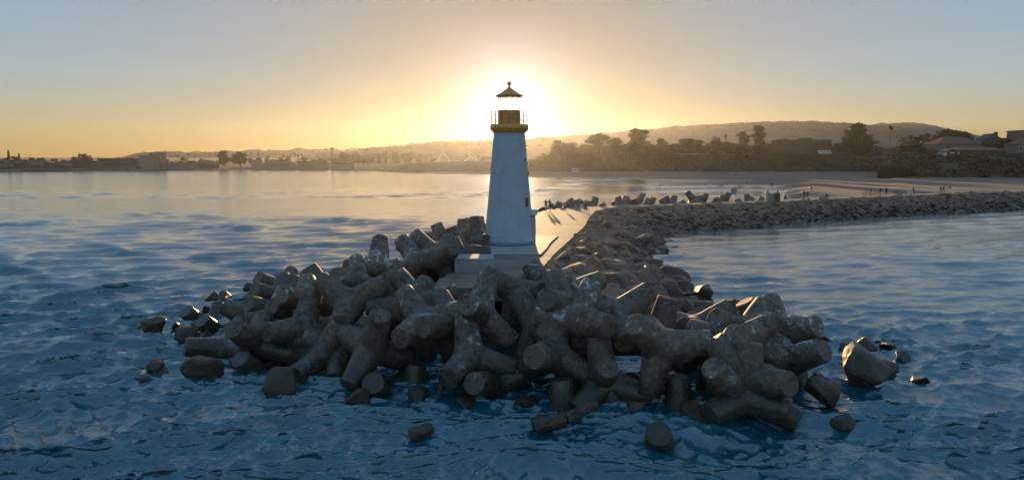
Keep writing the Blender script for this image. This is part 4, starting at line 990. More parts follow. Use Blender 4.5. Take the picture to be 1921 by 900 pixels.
def make_tree(kind, seed, name, mat, n=2200, leafsize=.45):
    """unit tree 10 m tall; returns (trunk mesh, crown mesh)"""
    r = random.Random(seed); tr = MB(); blobs = []
    if kind == 'round':
        tr.tube((0,0,-1), (0,0,4.5), .35, .22)
        for k in range(26):
            a = r.uniform(0, 6.28); q = r.random() ** .5 * 2.9; z = r.uniform(2.2, 8.6); lim = math.sqrt(max(.05, 1 - ((z - 5.2) / 4.2) ** 2)); c = (q * lim * math.cos(a), q * lim * math.sin(a), z)
            blobs.append((c, (r.uniform(.8, 1.5),) * 2 + (r.uniform(.6, 1.1),)))
            if k % 4 == 0: tr.tube((0,0,2.5 + .1 * k), c, .12, .04, 5)
    elif kind == 'euc':
        tr.tube((0,0,-1), (.3,0,6), .32, .18)
        blobs += [((0, 0, 5.6), (1.9, 1.9, 2.6)), ((.5, .2, 3.6), (1.7, 1.5, 1.8)), ((-.5, 0, 7.6), (1.4, 1.4, 1.2))]
        for k in range(24):
            a = r.uniform(0, 6.28); z = r.uniform(2.2, 9.3); q = r.uniform(.4, 2.7) * (1.15 - abs(z - 6.5) / 5); c = (q * math.cos(a), q * math.sin(a), z)
            tr.tube((.2,0,max(2, z - 2.4)), c, .11, .03, 5)
            blobs.append((c, (r.uniform(.7, 1.3),) * 2 + (r.uniform(.45, .85),)))
    elif kind == 'umbrella':
        tr.tube((0,0,-1), (0,0,4.5), .28, .2)
        for k in range(30):
            a = r.uniform(0, 6.28); q = 4.2 * r.random() ** .5; z = 8.6 - q * q * .13 + r.uniform(-.7, .3); c = (q * math.cos(a), q * math.sin(a), z)
            tr.tube((0,0,4.2), c, .12, .03, 5); blobs.append((c, (r.uniform(.7, 1.2),) * 2 + (r.uniform(.3, .5),)))
    elif kind == 'cypress':
        tr.tube((0,0,-1), (0,0,7), .6, .2)
        for k in range(64):
            z = r.uniform(.6, 9.2); lim = 9.0 * (1 - (max(0, z - 2.2) / 7.6) ** 1.25) if z > 2.2 else 7.8; a = r.uniform(0, 6.28); q = lim * r.uniform(.25, 1)
            c = (q * math.cos(a), q * math.sin(a) * .8, z + .05 * q); 
            if k % 3 == 0: tr.tube((0,0,z * .6), c, .14, .03, 5)
            L = r.uniform(1.2, 2.0); ca, sa = math.cos(a), math.sin(a)
            for s_ in range(3): blobs.append(((c[0] + ca * L * .5 * s_ * .7, c[1] + sa * L * .4 * s_, c[2] + .22 * s_), (1.1 - .3 * s_, 1.1 - .3 * s_, .5 - .12 * s_)))
        blobs.append(((0, 0, 4), (6.2, 5, 3.6))); blobs.append(((0, 0, 4), (4.2, 3.5, 4.6)))
    elif kind == 'conifer':
        tr.tube((0,0,-1), (0,0,9.9), .22, .03)
        for k in range(13):
            z = 1.5 + k * .64; R_ = 2.3 * (1 - (z / 10.6)) + .25
            for j in range(7):
                a = 6.28 * j / 7 + k; 
                for q in (.45, .9): blobs.append(((R_ * q * math.cos(a), R_ * q * math.sin(a), z + .1 * q), (.33, .33, .12)))
                tr.tube((0,0,z), (R_ * math.cos(a), R_ * math.sin(a), z + .12), .04, .02, 4)
    elif kind == 'bush':
        tr.tube((0,0,-1), (0,0,3), .3, .15)
        for k in range(22):
            a = r.uniform(0, 6.28); q = r.random() ** .5 * 5.2; z = r.uniform(.5, 7.2) * (1 - (q / 6.4) ** 2) + .5; blobs.append(((q * math.cos(a), q * math.sin(a), z), (r.uniform(1.2, 2.1),) * 2 + (r.uniform(.8, 1.4),)))
    elif kind == 'palm':
        tr.tube((0,0,-1), (.12,0,4.5), .17, .13); tr.tube((.12,0,4.5), (.05,0,8.7), .13, .11)
        V, F = [], []
        for k in range(34):
            a = r.uniform(0, 6.28); el = r.uniform(-.9, 1.3); L = r.uniform(1.1, 1.5); w_ = .16; p = np.array((.05, 0, 8.7)); pts = []
            for s_ in range(5):
                e_ = el - s_ * .38; pts.append(p.copy()); p = p + (L / 4) * np.array((math.cos(a) * math.cos(e_), math.sin(a) * math.cos(e_), math.sin(e_)))
            sd = np.array((-math.sin(a), math.cos(a), 0)); b0 = len(V)
            for s_, q in enumerate(pts): ww = w_ * (1.3, 2.2, 2.2, 1.6, .2)[s_]; V += [q - sd * ww, q + sd * ww]
            for s_ in range(4): F.append((b0 + 2*s_, b0 + 2*s_ + 1, b0 + 2*s_ + 3, b0 + 2*s_ + 2))
        return new_mesh("trunk", tr.v, tr.f, M['bark']), new_mesh("crown", V, F, mat)
    Q, F = leaf_faces(blobs, leafsize, n, seed)
    return new_mesh("trunk", tr.v, tr.f, M['bark']), quad_mesh("crown", Q, F, mat)
PROTO = {}
def plant(kind, seed, x, ybase_z, D, height, name, label, group=None, mat='leaf', n=2200, leafsize=.45, wide=1.0, rz=None):
    key = (kind, seed, mat, n)
    if key not in PROTO: PROTO[key] = make_tree(kind, seed, name, M[mat], n, leafsize)
    tm, cm = PROTO[key]
    e = empty(name, (azX(x, 1) * D, D, ybase_z), label, "tree" if kind not in ('palm', 'bush') else ("palm tree" if kind == 'palm' else "bush"), group)
    s = height / 10.0; e.scale = (s * wide, s * wide, s); e.rotation_euler = (0, 0, rz if rz is not None else random.uniform(0, 6.28))
    obj("trunk", tm, e); obj("crown", cm, e)
    return e
def bz(x, D):                                             # ground height on the bluff top
    Db, tz = ip(x, FOOT), ip(x, TOPZ); return 2.0 + (tz - 2.0) * float(np.interp(D - Db, prof_t, prof_h))
def tree_px(kind, seed, x, ytop, width_px, D, name, label, mat='leaf', n=2200, leafsize=.45, nat=5.4, **kw):
    zb = bz(x, D) - .3 if x > 1000 else kw.pop('zb', 12)
    kw.pop('zb', None)
    zt2 = CAMZ + (305 - ytop) * D / FPX; h = max(3, zt2 - zb); s = h / 10
    wide = (width_px * D / FPX) / (nat * s * 1.25)
    return plant(kind, seed, x, zb, D, h * 1.02, name, label, "trees on the bluff", mat, n, leafsize, wide, **kw)
# nat = natural width of the unit tree
tree_px('conifer', 3, 1045, 264, 44, 600, "conifer_tree", "hazy pointed tree nearest the lighthouse glow on the bluff", n=1600, leafsize=.5, nat=4.6)
tree_px('round', 4, 1082, 276, 45, 610, "broadleaf_tree", "low hazy tree right of the pointed one", nat=6)
tree_px('umbrella', 5, 1122, 247, 60, 585, "umbrella_tree", "wide flat-crowned tree with branching trunk on the hazy bluff", nat=9, n=1500)
tree_px('euc', 6, 1152, 260, 40, 590, "eucalyptus_tree", "medium tree between the flat-crowned and tall eucalyptus", nat=6)
tree_px('euc', 7, 1193, 240, 52, 580, "eucalyptus_tree", "tallest clumpy eucalyptus in the golden haze", nat=6, n=3200)
tree_px('round', 8, 1168, 272, 50, 570, "broadleaf_tree", "dark tree below the tallest eucalyptus", mat='leaf_dark', nat=6)
tree_px('euc', 9, 1236, 258, 34, 580, "eucalyptus_tree", "slim tree right of the tallest eucalyptus", nat=6, n=1500)
tree_px('round', 10, 1218, 275, 46, 572, "broadleaf_tree", "rounded tree at the foot of the slim one", nat=6)
tree_px('round', 11, 1276, 260, 50, 585, "broadleaf_tree", "broad dark tree left of the low pale wall", mat='leaf_dark', nat=6)
tree_px('round', 12, 1300, 262, 40, 592, "broadleaf_tree", "broad tree joined to the dark one by the low pale wall", nat=6)
tree_px('bush', 13, 1258, 280, 50, 575, "shrub", "spreading shrub in front of the broad dark tree", nat=11)
tree_px('euc', 14, 1340, 256, 26, 600, "eucalyptus_tree", "narrow tree left of the first bluff palm", nat=6, n=1400)
tree_px('palm', 15, 1356, 251, 13, 590, "palm_tree", "slender palm between the narrow tree and the dark dome", nat=3)
tree_px('palm', 16, 1338, 270, 13, 580, "palm_tree", "short palm in front of the narrow tree", nat=3)
tree_px('palm', 17, 1324, 268, 13, 583, "palm_tree", "short palm nearest the low pale wall", nat=3)
tree_px('bush', 18, 1395, 256, 62, 575, "broadleaf_tree", "dense dark dome-shaped tree on the bluff edge", mat='leaf_dark', nat=11, n=4200)
tree_px('euc', 19, 1388, 247, 30, 605, "eucalyptus_tree", "clumpy tree behind the dark dome on its left", nat=6)
tree_px('euc', 20, 1418, 238, 34, 600, "eucalyptus_tree", "tall rounded tree behind the dark dome on its right", nat=6, n=2600)
tree_px('round', 21, 1360, 272, 40, 590, "broadleaf_tree", "low tree under the slender palm", nat=6)
tree_px('umbrella', 22, 1467, 257, 24, 640, "umbrella_tree", "small flat-crowned tree rising behind the long flat-roofed building", nat=9, n=900)
tree_px('cypress', 23, 1600, 232, 112, 556, "cypress_tree", "huge spreading dark cypress dominating the bluff", mat='leaf_dark', nat=20, n=9000, leafsize=.42, rz=.3)
tree_px('palm', 24, 1661, 234, 16, 560, "palm_tree", "tall lone palm right of the huge cypress", nat=3)
tree_px('euc', 25, 1676, 258, 14, 570, "broadleaf_tree", "tiny tree right of the tall lone palm", nat=6, n=700)
tree_px('umbrella', 26, 1684, 254, 22, 560, "umbrella_tree", "spindly small tree with open crown", nat=9, n=600)
tree_px('euc', 27, 1699, 249, 18, 560, "eucalyptus_tree", "narrow rounded tree left of the broad canopy", nat=6, n=1200)
tree_px('round', 28, 1722, 250, 44, 520, "broadleaf_tree", "rounded tree at the left end of the broad canopy", nat=6)
tree_px('umbrella', 29, 1768, 240, 62, 510, "umbrella_tree", "broad pale canopy tree above the hipped roof", nat=9, n=2600, leafsize=.6)
tree_px('umbrella', 30, 1798, 242, 34, 505, "umbrella_tree", "rounded canopy at the right end of the broad one", nat=9, n=1500)
tree_px('bush', 31, 1712, 264, 62, 372, "broadleaf_tree", "dark dense tree left of the hipped-roof house", mat='leaf_dark', nat=11, n=3800)
tree_px('bush', 32, 1877, 245, 56, 392, "broadleaf_tree", "dark dome tree beside the gabled house at right", mat='leaf_dark', nat=11, n=3800)
tree_px('bush', 33, 1845, 268, 34, 372, "shrub", "dark shrub in front of the gabled house", mat='leaf_dark', nat=11, n=1600)
tree_px('bush', 34, 1775, 268, 40, 380, "shrub", "dark shrub between the low roof and the hipped roof", mat='leaf_dark', nat=11, n=1600)
tree_px('bush', 35, 1520, 278, 34, 562, "shrub", "shrub left of the huge cypress by the camper", nat=11, n=1400)
tree_px('bush', 36, 1655, 276, 40, 548, "shrub", "shrub below the tall lone palm", mat='leaf_dark', nat=11, n=1400)
tree_px('bush', 37, 1480, 276, 46, 566, "shrub", "shrub before the long flat-roofed building", nat=11, n=1400)
tree_px('bush', 38, 1930, 276, 60, 362, "shrub", "shrub at the right picture edge below the house", mat='leaf_dark', nat=11, n=1600)
for k, (x_, h_, w_) in enumerate([(1664, 9.5, 34), (1672, 11, 36), (1682, 9, 34), (1694, 8, 34), (1655, 6, 30)]):
    D_ = 331 + 3 * (k % 2); plant('bush', 90 + k % 3, x_, 2.2, D_, h_, "bluff_bush", ["dark bush in the middle of the bluff corner above the beach", "tallest dark bush at the bluff corner above the beach", "dark bush right of the tallest at the bluff corner", "rightmost dark bush at the bluff corner", "lowest, leftmost dark bush at the bluff corner"][k], "bushes at the bluff corner", 'leaf_dark', 2600, .5, w_ * D_ / FPX / (1.1 * h_))
rb_ = random.Random(19)
for k, x in enumerate(list(np.arange(1058, 1460, 15.0)) + list(np.arange(1470, 1660, 24.0)) + [1688, 1700, 1728, 1745, 1835, 1858, 1905, 1930]):
    kind = rb_.choice(['round', 'round', 'euc', 'bush']); Dk = (rb_.uniform(596, 640) if x < 1660 else rb_.uniform(395, 430)); yt = rb_.uniform(261, 274) if x < 1460 else rb_.uniform(268, 276)
    zone = "in the glow right of the lighthouse" if x < 1180 else ("behind the low pale wall" if x < 1330 else ("behind the dark dome" if x < 1465 else ("behind the huge cypress" if x < 1660 else "among the houses at right")))
    tree_px(kind, 80 + k % 6, x + rb_.uniform(-5, 5), yt, rb_.uniform(34, 52), Dk, "broadleaf_tree", "background tree of the dense belt " + zone, mat='leaf_dark' if k % 3 == 0 else 'leaf', nat=11 if kind == 'bush' else 6, n=2000)
rb_ = random.Random(9)
for k, x in enumerate(np.concatenate([np.arange(1020, 1660, 17), np.arange(1682, 1960, 15)])):
    Db = ip(x, FOOT); D = Db + rb_.uniform(20, 34); yt = rb_.uniform(279, 288) if x < 1260 else rb_.uniform(286, 291); zb = bz(x, D) - .8
    h = max(2.2, CAMZ + (305 - yt) * D / FPX - zb); w_ = rb_.uniform(22, 34) * D / FPX
    zone = "in the golden haze near the lighthouse" if x < 1262 else ("between the low pale wall and the huge cypress" if x < 1600 else "below the houses at right")
    plant('bush', 70 + k % 5, x, zb, D, h, "rim_shrub", "low shrub on the bluff rim " + zone, "low shrubs along the bluff rim", 'leaf_dark' if k % 2 else 'leaf', 1500, .55, w_ / (11 * h / 10))
def ridge_wood(name, n, size, lab, seed, r0=5, r1=15):
    G = RG[name]; r = np.random.default_rng(seed); i = r.integers(r0, r1, n); j = r.integers(0, G.shape[1] - 1, n); f = r.random(n)[:, None]
    P = G[i, j] * (1 - f) + G[i, j + 1] * f; P[:, 1] += r.normal(size=n) * 6; cl = fbm(P * np.array((.03, .02, 0)), 3, seed)
    s_ = size * r.uniform(.5, 1.2, n); P[:, 2] += s_ * .5 + size * 1.3 * np.clip(cl + .2, 0, 1) * r.random(n)
    u = r.normal(size=(n, 3)); u /= np.linalg.norm(u, axis=1)[:, None]; v = np.cross(u, r.normal(size=(n, 3))); v /= np.linalg.norm(v, axis=1)[:, None]
    su, sv = u * s_[:, None], v * s_[:, None] * .8
    Q = np.stack([P - su, P - sv, P + su, P + sv], 1).reshape(-1, 3)
    obj(name + "_forest", quad_mesh("forest", Q, np.arange(4 * n).reshape(-1, 4), M['leaf']), label=lab, cat="forest", kind='stuff')
ridge_wood("hills_wooded", 26000, 4.2, "hazy forest on the low ridge behind the far shore", 91)
ridge_wood("hills", 30000, 2.2, "forest covering the long hill behind the bluff", 92, 6, 14)
ridge_wood("hills_middle", 9000, 3.0, "golden forest on the middle ridge behind the lighthouse", 93)
# brush that covers the bluff face and rim
def brush():
    r = np.random.default_rng(5); n = 52000
    i = r.integers(2, 44, n); j = r.integers(0, bluffG.shape[1] - 1, n); P = bluffG[i, j] + r.normal(size=(n, 3)) * np.array((1.2, .5, .1))
    keep = (i > 6) | (r.random(n) < .4); keep &= (fbm(P * np.array((.07, .1, .1)), 3, 77) > -.25) | (i > 34); P = P[keep]; n = len(P); s = r.uniform(.35, 1.3, n)
    P[:, 2] += s * .4
    u = r.normal(size=(n, 3)); u /= np.linalg.norm(u, axis=1)[:, None]; v = np.cross(u, r.normal(size=(n, 3))); v /= np.linalg.norm(v, axis=1)[:, None]
    su, sv = u * s[:, None], v * s[:, None] * .7
    Q = np.stack([P - su, P - sv, P + su, P + sv], 1).reshape(-1, 3)
    obj("brush", quad_mesh("brush", Q, np.arange(4 * n).reshape(-1, 4), M['brush']), label="dense scrub covering the bluff above the beach", cat="scrub", kind='stuff')
brush()
# left shore trees
def lz(x, D):
    dd = D - ip(x, SHL) + 8; return float(np.interp(dd, [0, 12, 40, 60, 200, 900], [-.8, .8, 2.2, 4.0, 9.0, 22]))
def left_tree(kind, seed, x, ytop, width_px, back, name, label, group="trees along the far shore", mat='leaf', n=900, nat=6, leafsize=.6):
    D = ip(x, SHL) + back; zb = lz(x, D) - .4; h = max(4, CAMZ + (305 - ytop) * D / FPX - zb); s = h / 10
    return plant(kind, seed, x, zb, D, h, name, label, group, mat, n, leafsize, (width_px * D / FPX) / (nat * s * 1.25))
left_tree('conifer', 3, 26, 281, 9, 90, "conifer_tree", "tall tiered conifer sticking out of the far shore skyline at far left", nat=4.6)
left_tree('conifer', 40, 45, 288, 11, 90, "conifer_tree", "second pointed tree right of the tall tiered conifer")
left_tree('euc', 41, 157, 286, 7, 90, "eucalyptus_tree", "slim tall tree before the rounded clump on the left skyline")
left_tree('round', 42, 169, 286, 24, 80, "broadleaf_tree", "rounded clump standing out on the left skyline", mat='leaf_dark')
left_tree('round', 43, 147, 292, 12, 80, "broadleaf_tree", "small tree left of the rounded skyline clump")
left_tree('round', 44, 425, 280, 25, 60, "broadleaf_tree", "left one of two large round trees on the far shore", mat='leaf_dark', n=2600, leafsize=.45)
left_tree('round', 45, 456, 281, 30, 60, "broadleaf_tree", "right one of two large round trees on the far shore", mat='leaf_dark', n=2600, leafsize=.45)
left_tree('round', 46, 290, 284, 12, 160, "broadleaf_tree", "tree rising behind the block-like hotel")
left_tree('round', 47, 650, 285, 22, 120, "broadleaf_tree", "tree right of the drop tower")
left_tree('round', 48, 675, 284, 20, 140, "broadleaf_tree", "rounded hazy tree near the drop tower")
for k, x in enumerate(np.linspace(4, 250, 24)):
    r_ = random.Random(k); left_tree(r_.choice(['round', 'euc', 'round', 'bush']), 50 + k % 5, x + r_.uniform(-4, 4), r_.uniform(292, 300), r_.uniform(12, 22), r_.uniform(70, 150), "broadleaf_tree", "dark low tree on the skyline left of the block-like hotel", mat='leaf_dark' if k % 2 else 'leaf')
for k, x in enumerate(np.linspace(318, 700, 26)):
    r_ = random.Random(k + 100); left_tree(r_.choice(['round', 'euc', 'bush']), 50 + k % 5, x + r_.uniform(-5, 5), r_.uniform(292, 298), r_.uniform(12, 20), r_.uniform(90, 170), "broadleaf_tree", "hazy low tree between the block-like hotel and the headland")
for k, x in enumerate(np.linspace(640, 800, 14)):
    r_ = random.Random(k + 150); left_tree(r_.choice(['round', 'conifer', 'euc']), 50 + k % 5, x + r_.uniform(-5, 5), r_.uniform(283, 291), r_.uniform(10, 18), r_.uniform(120, 190), "broadleaf_tree", "taller golden tree behind the headland")
for k, x in enumerate([476, 490, 508, 522, 536, 549, 557, 563, 570, 340, 360, 372, 705, 722, 768, 790, 848, 858, 876, 888, 898, 810]):
    r_ = random.Random(k + 200); left_tree('palm', 60 + k % 3, x, r_.uniform(285, 294), 8, r_.uniform(50, 120), "palm_tree", "small palm in silhouette on the far shore", group="palms along the far shore", nat=3, mat='leaf_dark')
for k, x in enumerate([815, 835, 862, 885, 905, 915, 1008, 1022]):
    r_ = random.Random(k + 300); left_tree('round', 50 + k % 5, x, r_.uniform(292, 298), 18, r_.uniform(60, 150), "broadleaf_tree", "golden tree behind the headland beside the lighthouse")

# ------------------------------------------------------------------ buildings
def building(name, x0, x1, ytop, ybase_z, D, depth, wall, roof, style, label, rows=1, cols=5, ang_=0.0, group=None, chimney=False):
    cx = (azX(x0, 1) + azX(x1, 1)) / 2 * D; w = (azX(x1, 1) - azX(x0, 1)) * D; H = CAMZ + (305 - ytop) * D / FPX - ybase_z
    e = empty(name, (cx, D, ybase_z), label, "building", group, ang_)
    hw, hd = w / 2, depth / 2; rh = {'flat': .35, 'hip': H * .38, 'gable': H * .42}[style]; hb = H - rh
    m = MB(); m.box(-hw, hw, -hd, hd, -1.0, hb); wl_ = m.build("wall", M[wall], e)
    m = MB(); ov = .6
    if style == 'flat': m.box(-hw - ov, hw + ov, -hd - ov, hd + ov, hb + .003, H)
    elif style == 'hip':
        ins = min(hw * .6, hd * 1.2); m.add([(-hw-ov,-hd-ov,hb+.003),(hw+ov,-hd-ov,hb+.003),(hw+ov,hd+ov,hb+.003),(-hw-ov,hd+ov,hb+.003),(-hw+ins,0,H),(hw-ins,0,H)], [(0,3,2,1),(0,1,5,4),(1,2,5),(2,3,4,5),(3,0,4)])
    else:
        m.add([(-hw-ov,-hd-ov,hb+.003),(hw+ov,-hd-ov,hb+.003),(hw+ov,hd+ov,hb+.003),(-hw-ov,hd+ov,hb+.003),(0,-hd-ov,H),(0,hd+ov,H)], [(0,3,2,1),(0,1,4),(1,2,5,4),(2,3,5),(3,0,4,5)])
    rf = m.build("roof", M[roof], e)
    if chimney:
        m = MB(); m.box(hw * .45, hw * .45 + 1.6, -.8, .8, hb, H + 1.0); m.build("chimney", M['stucco_dark'], rf)
    for i in range(rows):
        for j in range(cols):
            wx = -hw + w * (j + .5) / cols; ww = min(w / cols * .4 / 2, 1.3); z1 = hb * (i + .82) / rows; z0 = max(hb * (i + .3) / rows, z1 - 1.9)
            m = MB(); m.box(wx - ww - .12, wx + ww + .12, -hd - .06, -hd + .02, z0 - .12, z1 + .12); fr = m.build("window", M['white_paint' if wall == 'stucco' else 'stucco_dark'], e)
            m = MB(); m.box(wx - ww, wx + ww, -hd - .085, -hd - .062, z0, z1); m.build("pane", M['dark_glass'], fr)
    return e
building("flat_roof_building", 1447, 1546, 263.5, bz(1500, 590), 590, 14, 'stucco_dark', 'roof_dark', 'flat', "long low flat-roofed building left of the huge cypress", 1, 9)
building("rooftop_room", 1495, 1512, 260, bz(1500, 600), 600, 8, 'stucco_dark', 'roof_dark', 'flat', "small raised block behind the long flat-roofed building", 1, 2)
building("beach_house", 1655, 1700, 268, bz(1675, 470) - .5, 470, 10, 'stucco_dark', 'roof_red', 'gable', "low house right of the huge cypress under the palm", 1, 4, .1)
building("low_house", 1626, 1675, 277, bz(1650, 548), 548, 9, 'stucco_dark', 'roof_dark', 'flat', "low brown building at the foot of the huge cypress", 1, 5)
building("hip_roof_house", 1734, 1816, 257, bz(1775, 395) - .3, 400, 14, 'stucco', 'roof_red', 'hip', "large house with dark red hipped roof on the right bluff", 1, 6, .08)
building("ranch_house", 1768, 1866, 276, bz(1815, 366) - .2, 362, 10, 'stucco_dark', 'roof_red', 'hip', "long low house with red-brown roof in front of the hipped one", 1, 8)
building("white_kiosk", 1757, 1784, 279.5, bz(1770, 362) - .2, 354, 6, 'white_paint', 'roof_dark', 'gable', "small white gabled kiosk at the left end of the long low house", 1, 2)
building("gable_house", 1822, 1862, 252, bz(1840, 400) - .2, 402, 14, 'stucco_dark', 'roof_dark', 'gable', "gabled house with chimney beside the dark dome tree", 2, 2, -.25, chimney=True)
building("white_balcony_house", 1892, 1945, 246, bz(1915, 392) - .2, 392, 14, 'stucco', 'roof_dark', 'flat', "two-storey house with large pale windows at the right picture edge", 2, 5)
building("red_roof_annex", 1885, 1950, 259, bz(1915, 376) - .2, 376, 10, 'stucco', 'roof_red', 'hip', "lower red-roofed wing before the two-storey house at right edge", 1, 5)
building("low_wall_building", 1262, 1322, 288.5, bz(1290, 585), 583, 6, 'stucco', 'stucco', 'flat', "low pale building between the broad dark tree and the short palms", 1, 6)
building("small_shed", 1343, 1362, 283, bz(1350, 590), 588, 5, 'stucco', 'roof_dark', 'flat', "tiny pale shed below the slender palm", 1, 2)
# left shore
def lb(name, x0, x1, ytop, back, wall, roof, style, label, rows=1, cols=4, depth=14, group=None, D=None):
    xc = (x0 + x1) / 2; D = D or ip(xc, SHL) + back; return building(name, x0, x1, ytop, lz(xc, D) - .3, D, depth, wall, roof, style, label, rows, cols, 0, group)
lb("hotel", 274, 302, 291.5, 30, 'stucco', 'roof_dark', 'flat', "tall block-like beachfront hotel on the far left shore", 6, 6, 18)
lb("hotel_tower", 300, 313, 286, 34, 'stucco', 'roof_dark', 'flat', "higher tower wing at the right of the block-like hotel", 7, 3, 16)
lb("long_building", 200, 262, 297, 60, 'stucco_dark', 'roof_dark', 'flat', "long dark building left of the hotel on the far shore", 2, 8)
lb("pale_building", 262, 275, 298, 50, 'stucco', 'roof_dark', 'flat', "small sunlit building against the left side of the hotel", 2, 3)
lb("arcade", 314, 370, 305, 25, 'stucco', 'roof_red', 'flat', "long low arcade right of the hotel", 1, 10)
lb("beach_hall", 372, 412, 302, 32, 'stucco_dark', 'roof_red', 'hip', "hipped hall left of the two large round trees", 1, 6)
lb("casino_hall", 500, 560, 301.5, 30, 'stucco', 'roof_red', 'hip', "wide hall right of the two large round trees", 1, 8)
lb("amusement_hall", 568, 615, 302.5, 28, 'stucco', 'roof_dark', 'flat', "flat amusement hall left of the drop tower", 2, 7)
lb("pavilion", 632, 664, 303, 28, 'stucco', 'roof_red', 'gable', "gabled pavilion right of the drop tower", 1, 5)
for k, (x, w) in enumerate([(12, 16), (38, 14), (66, 20), (92, 14), (120, 18), (150, 14), (182, 14), (222, 18), (478, 16), (340, 16)]):
    lb("shore_house", x, x + w, 301.5 - (k % 3), 45 + 9 * (k % 4), ['stucco', 'stucco_dark'][k % 2], ['roof_dark', 'roof_red'][k % 2], ['gable', 'hip', 'flat'][k % 3], ["pale low house with dark %s roof on the far shore" if k % 2 == 0 else "dark low house with red %s roof on the far shore"][0] % ['gabled', 'hipped', 'flat'][k % 3], 1, 3, 10, "houses on the far shore")
# wharf at far left
def wharf():
    a = np.array((azX(-420, 1) * 640, 640)); b = np.array((azX(272, 1) * 850, 850)); L = float(np.linalg.norm(b - a)); an = math.atan2(b[1] - a[1], b[0] - a[0])
    e = empty("wharf", (a[0], a[1], 0), "long dark timber wharf running along the water at far left", "wharf", None, an)
    m = MB(); m.box(0, L, -6, 6, 3.2, 4.3); m.build("deck", M['wood'], e)
    m = MB()
    for k in range(int(L / 3)): m.tube((k * 3 + 1, -5.4, -1), (k * 3 + 1, -5.4, 3.2), .28, .28, 5); m.tube((k * 3 + 1, 5.4, -1), (k * 3 + 1, 5.4, 3.2), .28, .28, 5)
    q = m.build("piling", M['wood'], e); q['kind'] = 'stuff'
    m = MB(); m.box(0, L, -6.1, -5.95, 4.303, 5.2); m.build("rail", M['wood'], e)
    for k, f in enumerate((.62, .70, .80, .9)):
        m = MB(); m.box(L * f, L * f + 14, -4, 4, 4.303, 7.2); m.build("shed", M['stucco_dark'], e)
wharf()
# drop tower and roller coaster of the boardwalk
def drop_tower():
    D = ip(627, SHL) + 40; zb = lz(627, D); H = CAMZ + (305 - 277.5) * D / FPX - zb
    e = empty("drop_tower", (azX(627, 1) * D, D, zb), "slim amusement drop tower above the far shore boardwalk", "tower")
    m = MB(); m.box(-.9, .9, -.9, .9, -1, H - 2.2); m.build("mast", M['stucco'], e)
    m = MB(); m.box(-2.1, 2.1, -2.1, 2.1, H - 2.197, H); m.build("head", M['stucco_dark'], e)
    m = MB(); m.lathe([(2.2, H * .35), (2.4, H * .4), (2.2, H * .45)], 16); m.build("gondola", M['roof_red'], e)
drop_tower()
def coaster():
    D = 940; zb = 5; e = empty("roller_coaster", (azX(835, 1) * D, D, zb), "wooden roller coaster humps in the golden haze left of the lighthouse", "roller coaster")
    x0 = azX(800, 1) * D - azX(835, 1) * D; x1 = azX(908, 1) * D - azX(835, 1) * D; tr, st = MB(), MB(); pts = []
    for k in range(61):
        x = x0 + (x1 - x0) * k / 60; px = 800 + 108 * k / 60
        h = 4 + 12.5 * math.exp(-((px - 833) / 11) ** 2) + 8 * math.exp(-((px - 885) / 13) ** 2) + 3 * math.exp(-((px - 860) / 8) ** 2); pts.append((x, 0, h))
    for p, q in zip(pts[:-1], pts[1:]): tr.tube(p, q, .45, .45, 5)
    tr.build("track", M['white_paint'], e)
    for k in range(0, 61, 2):
        p = pts[k]; st.tube((p[0], 0, -3), p, .18, .18, 4)
        if k + 2 < 61: q = pts[k + 2]; st.tube((p[0], 0, p[2] * .35), (q[0], 0, q[2] * .8), .12, .12, 4)
    st.build("trestle", M['white_paint'], e)
coaster()
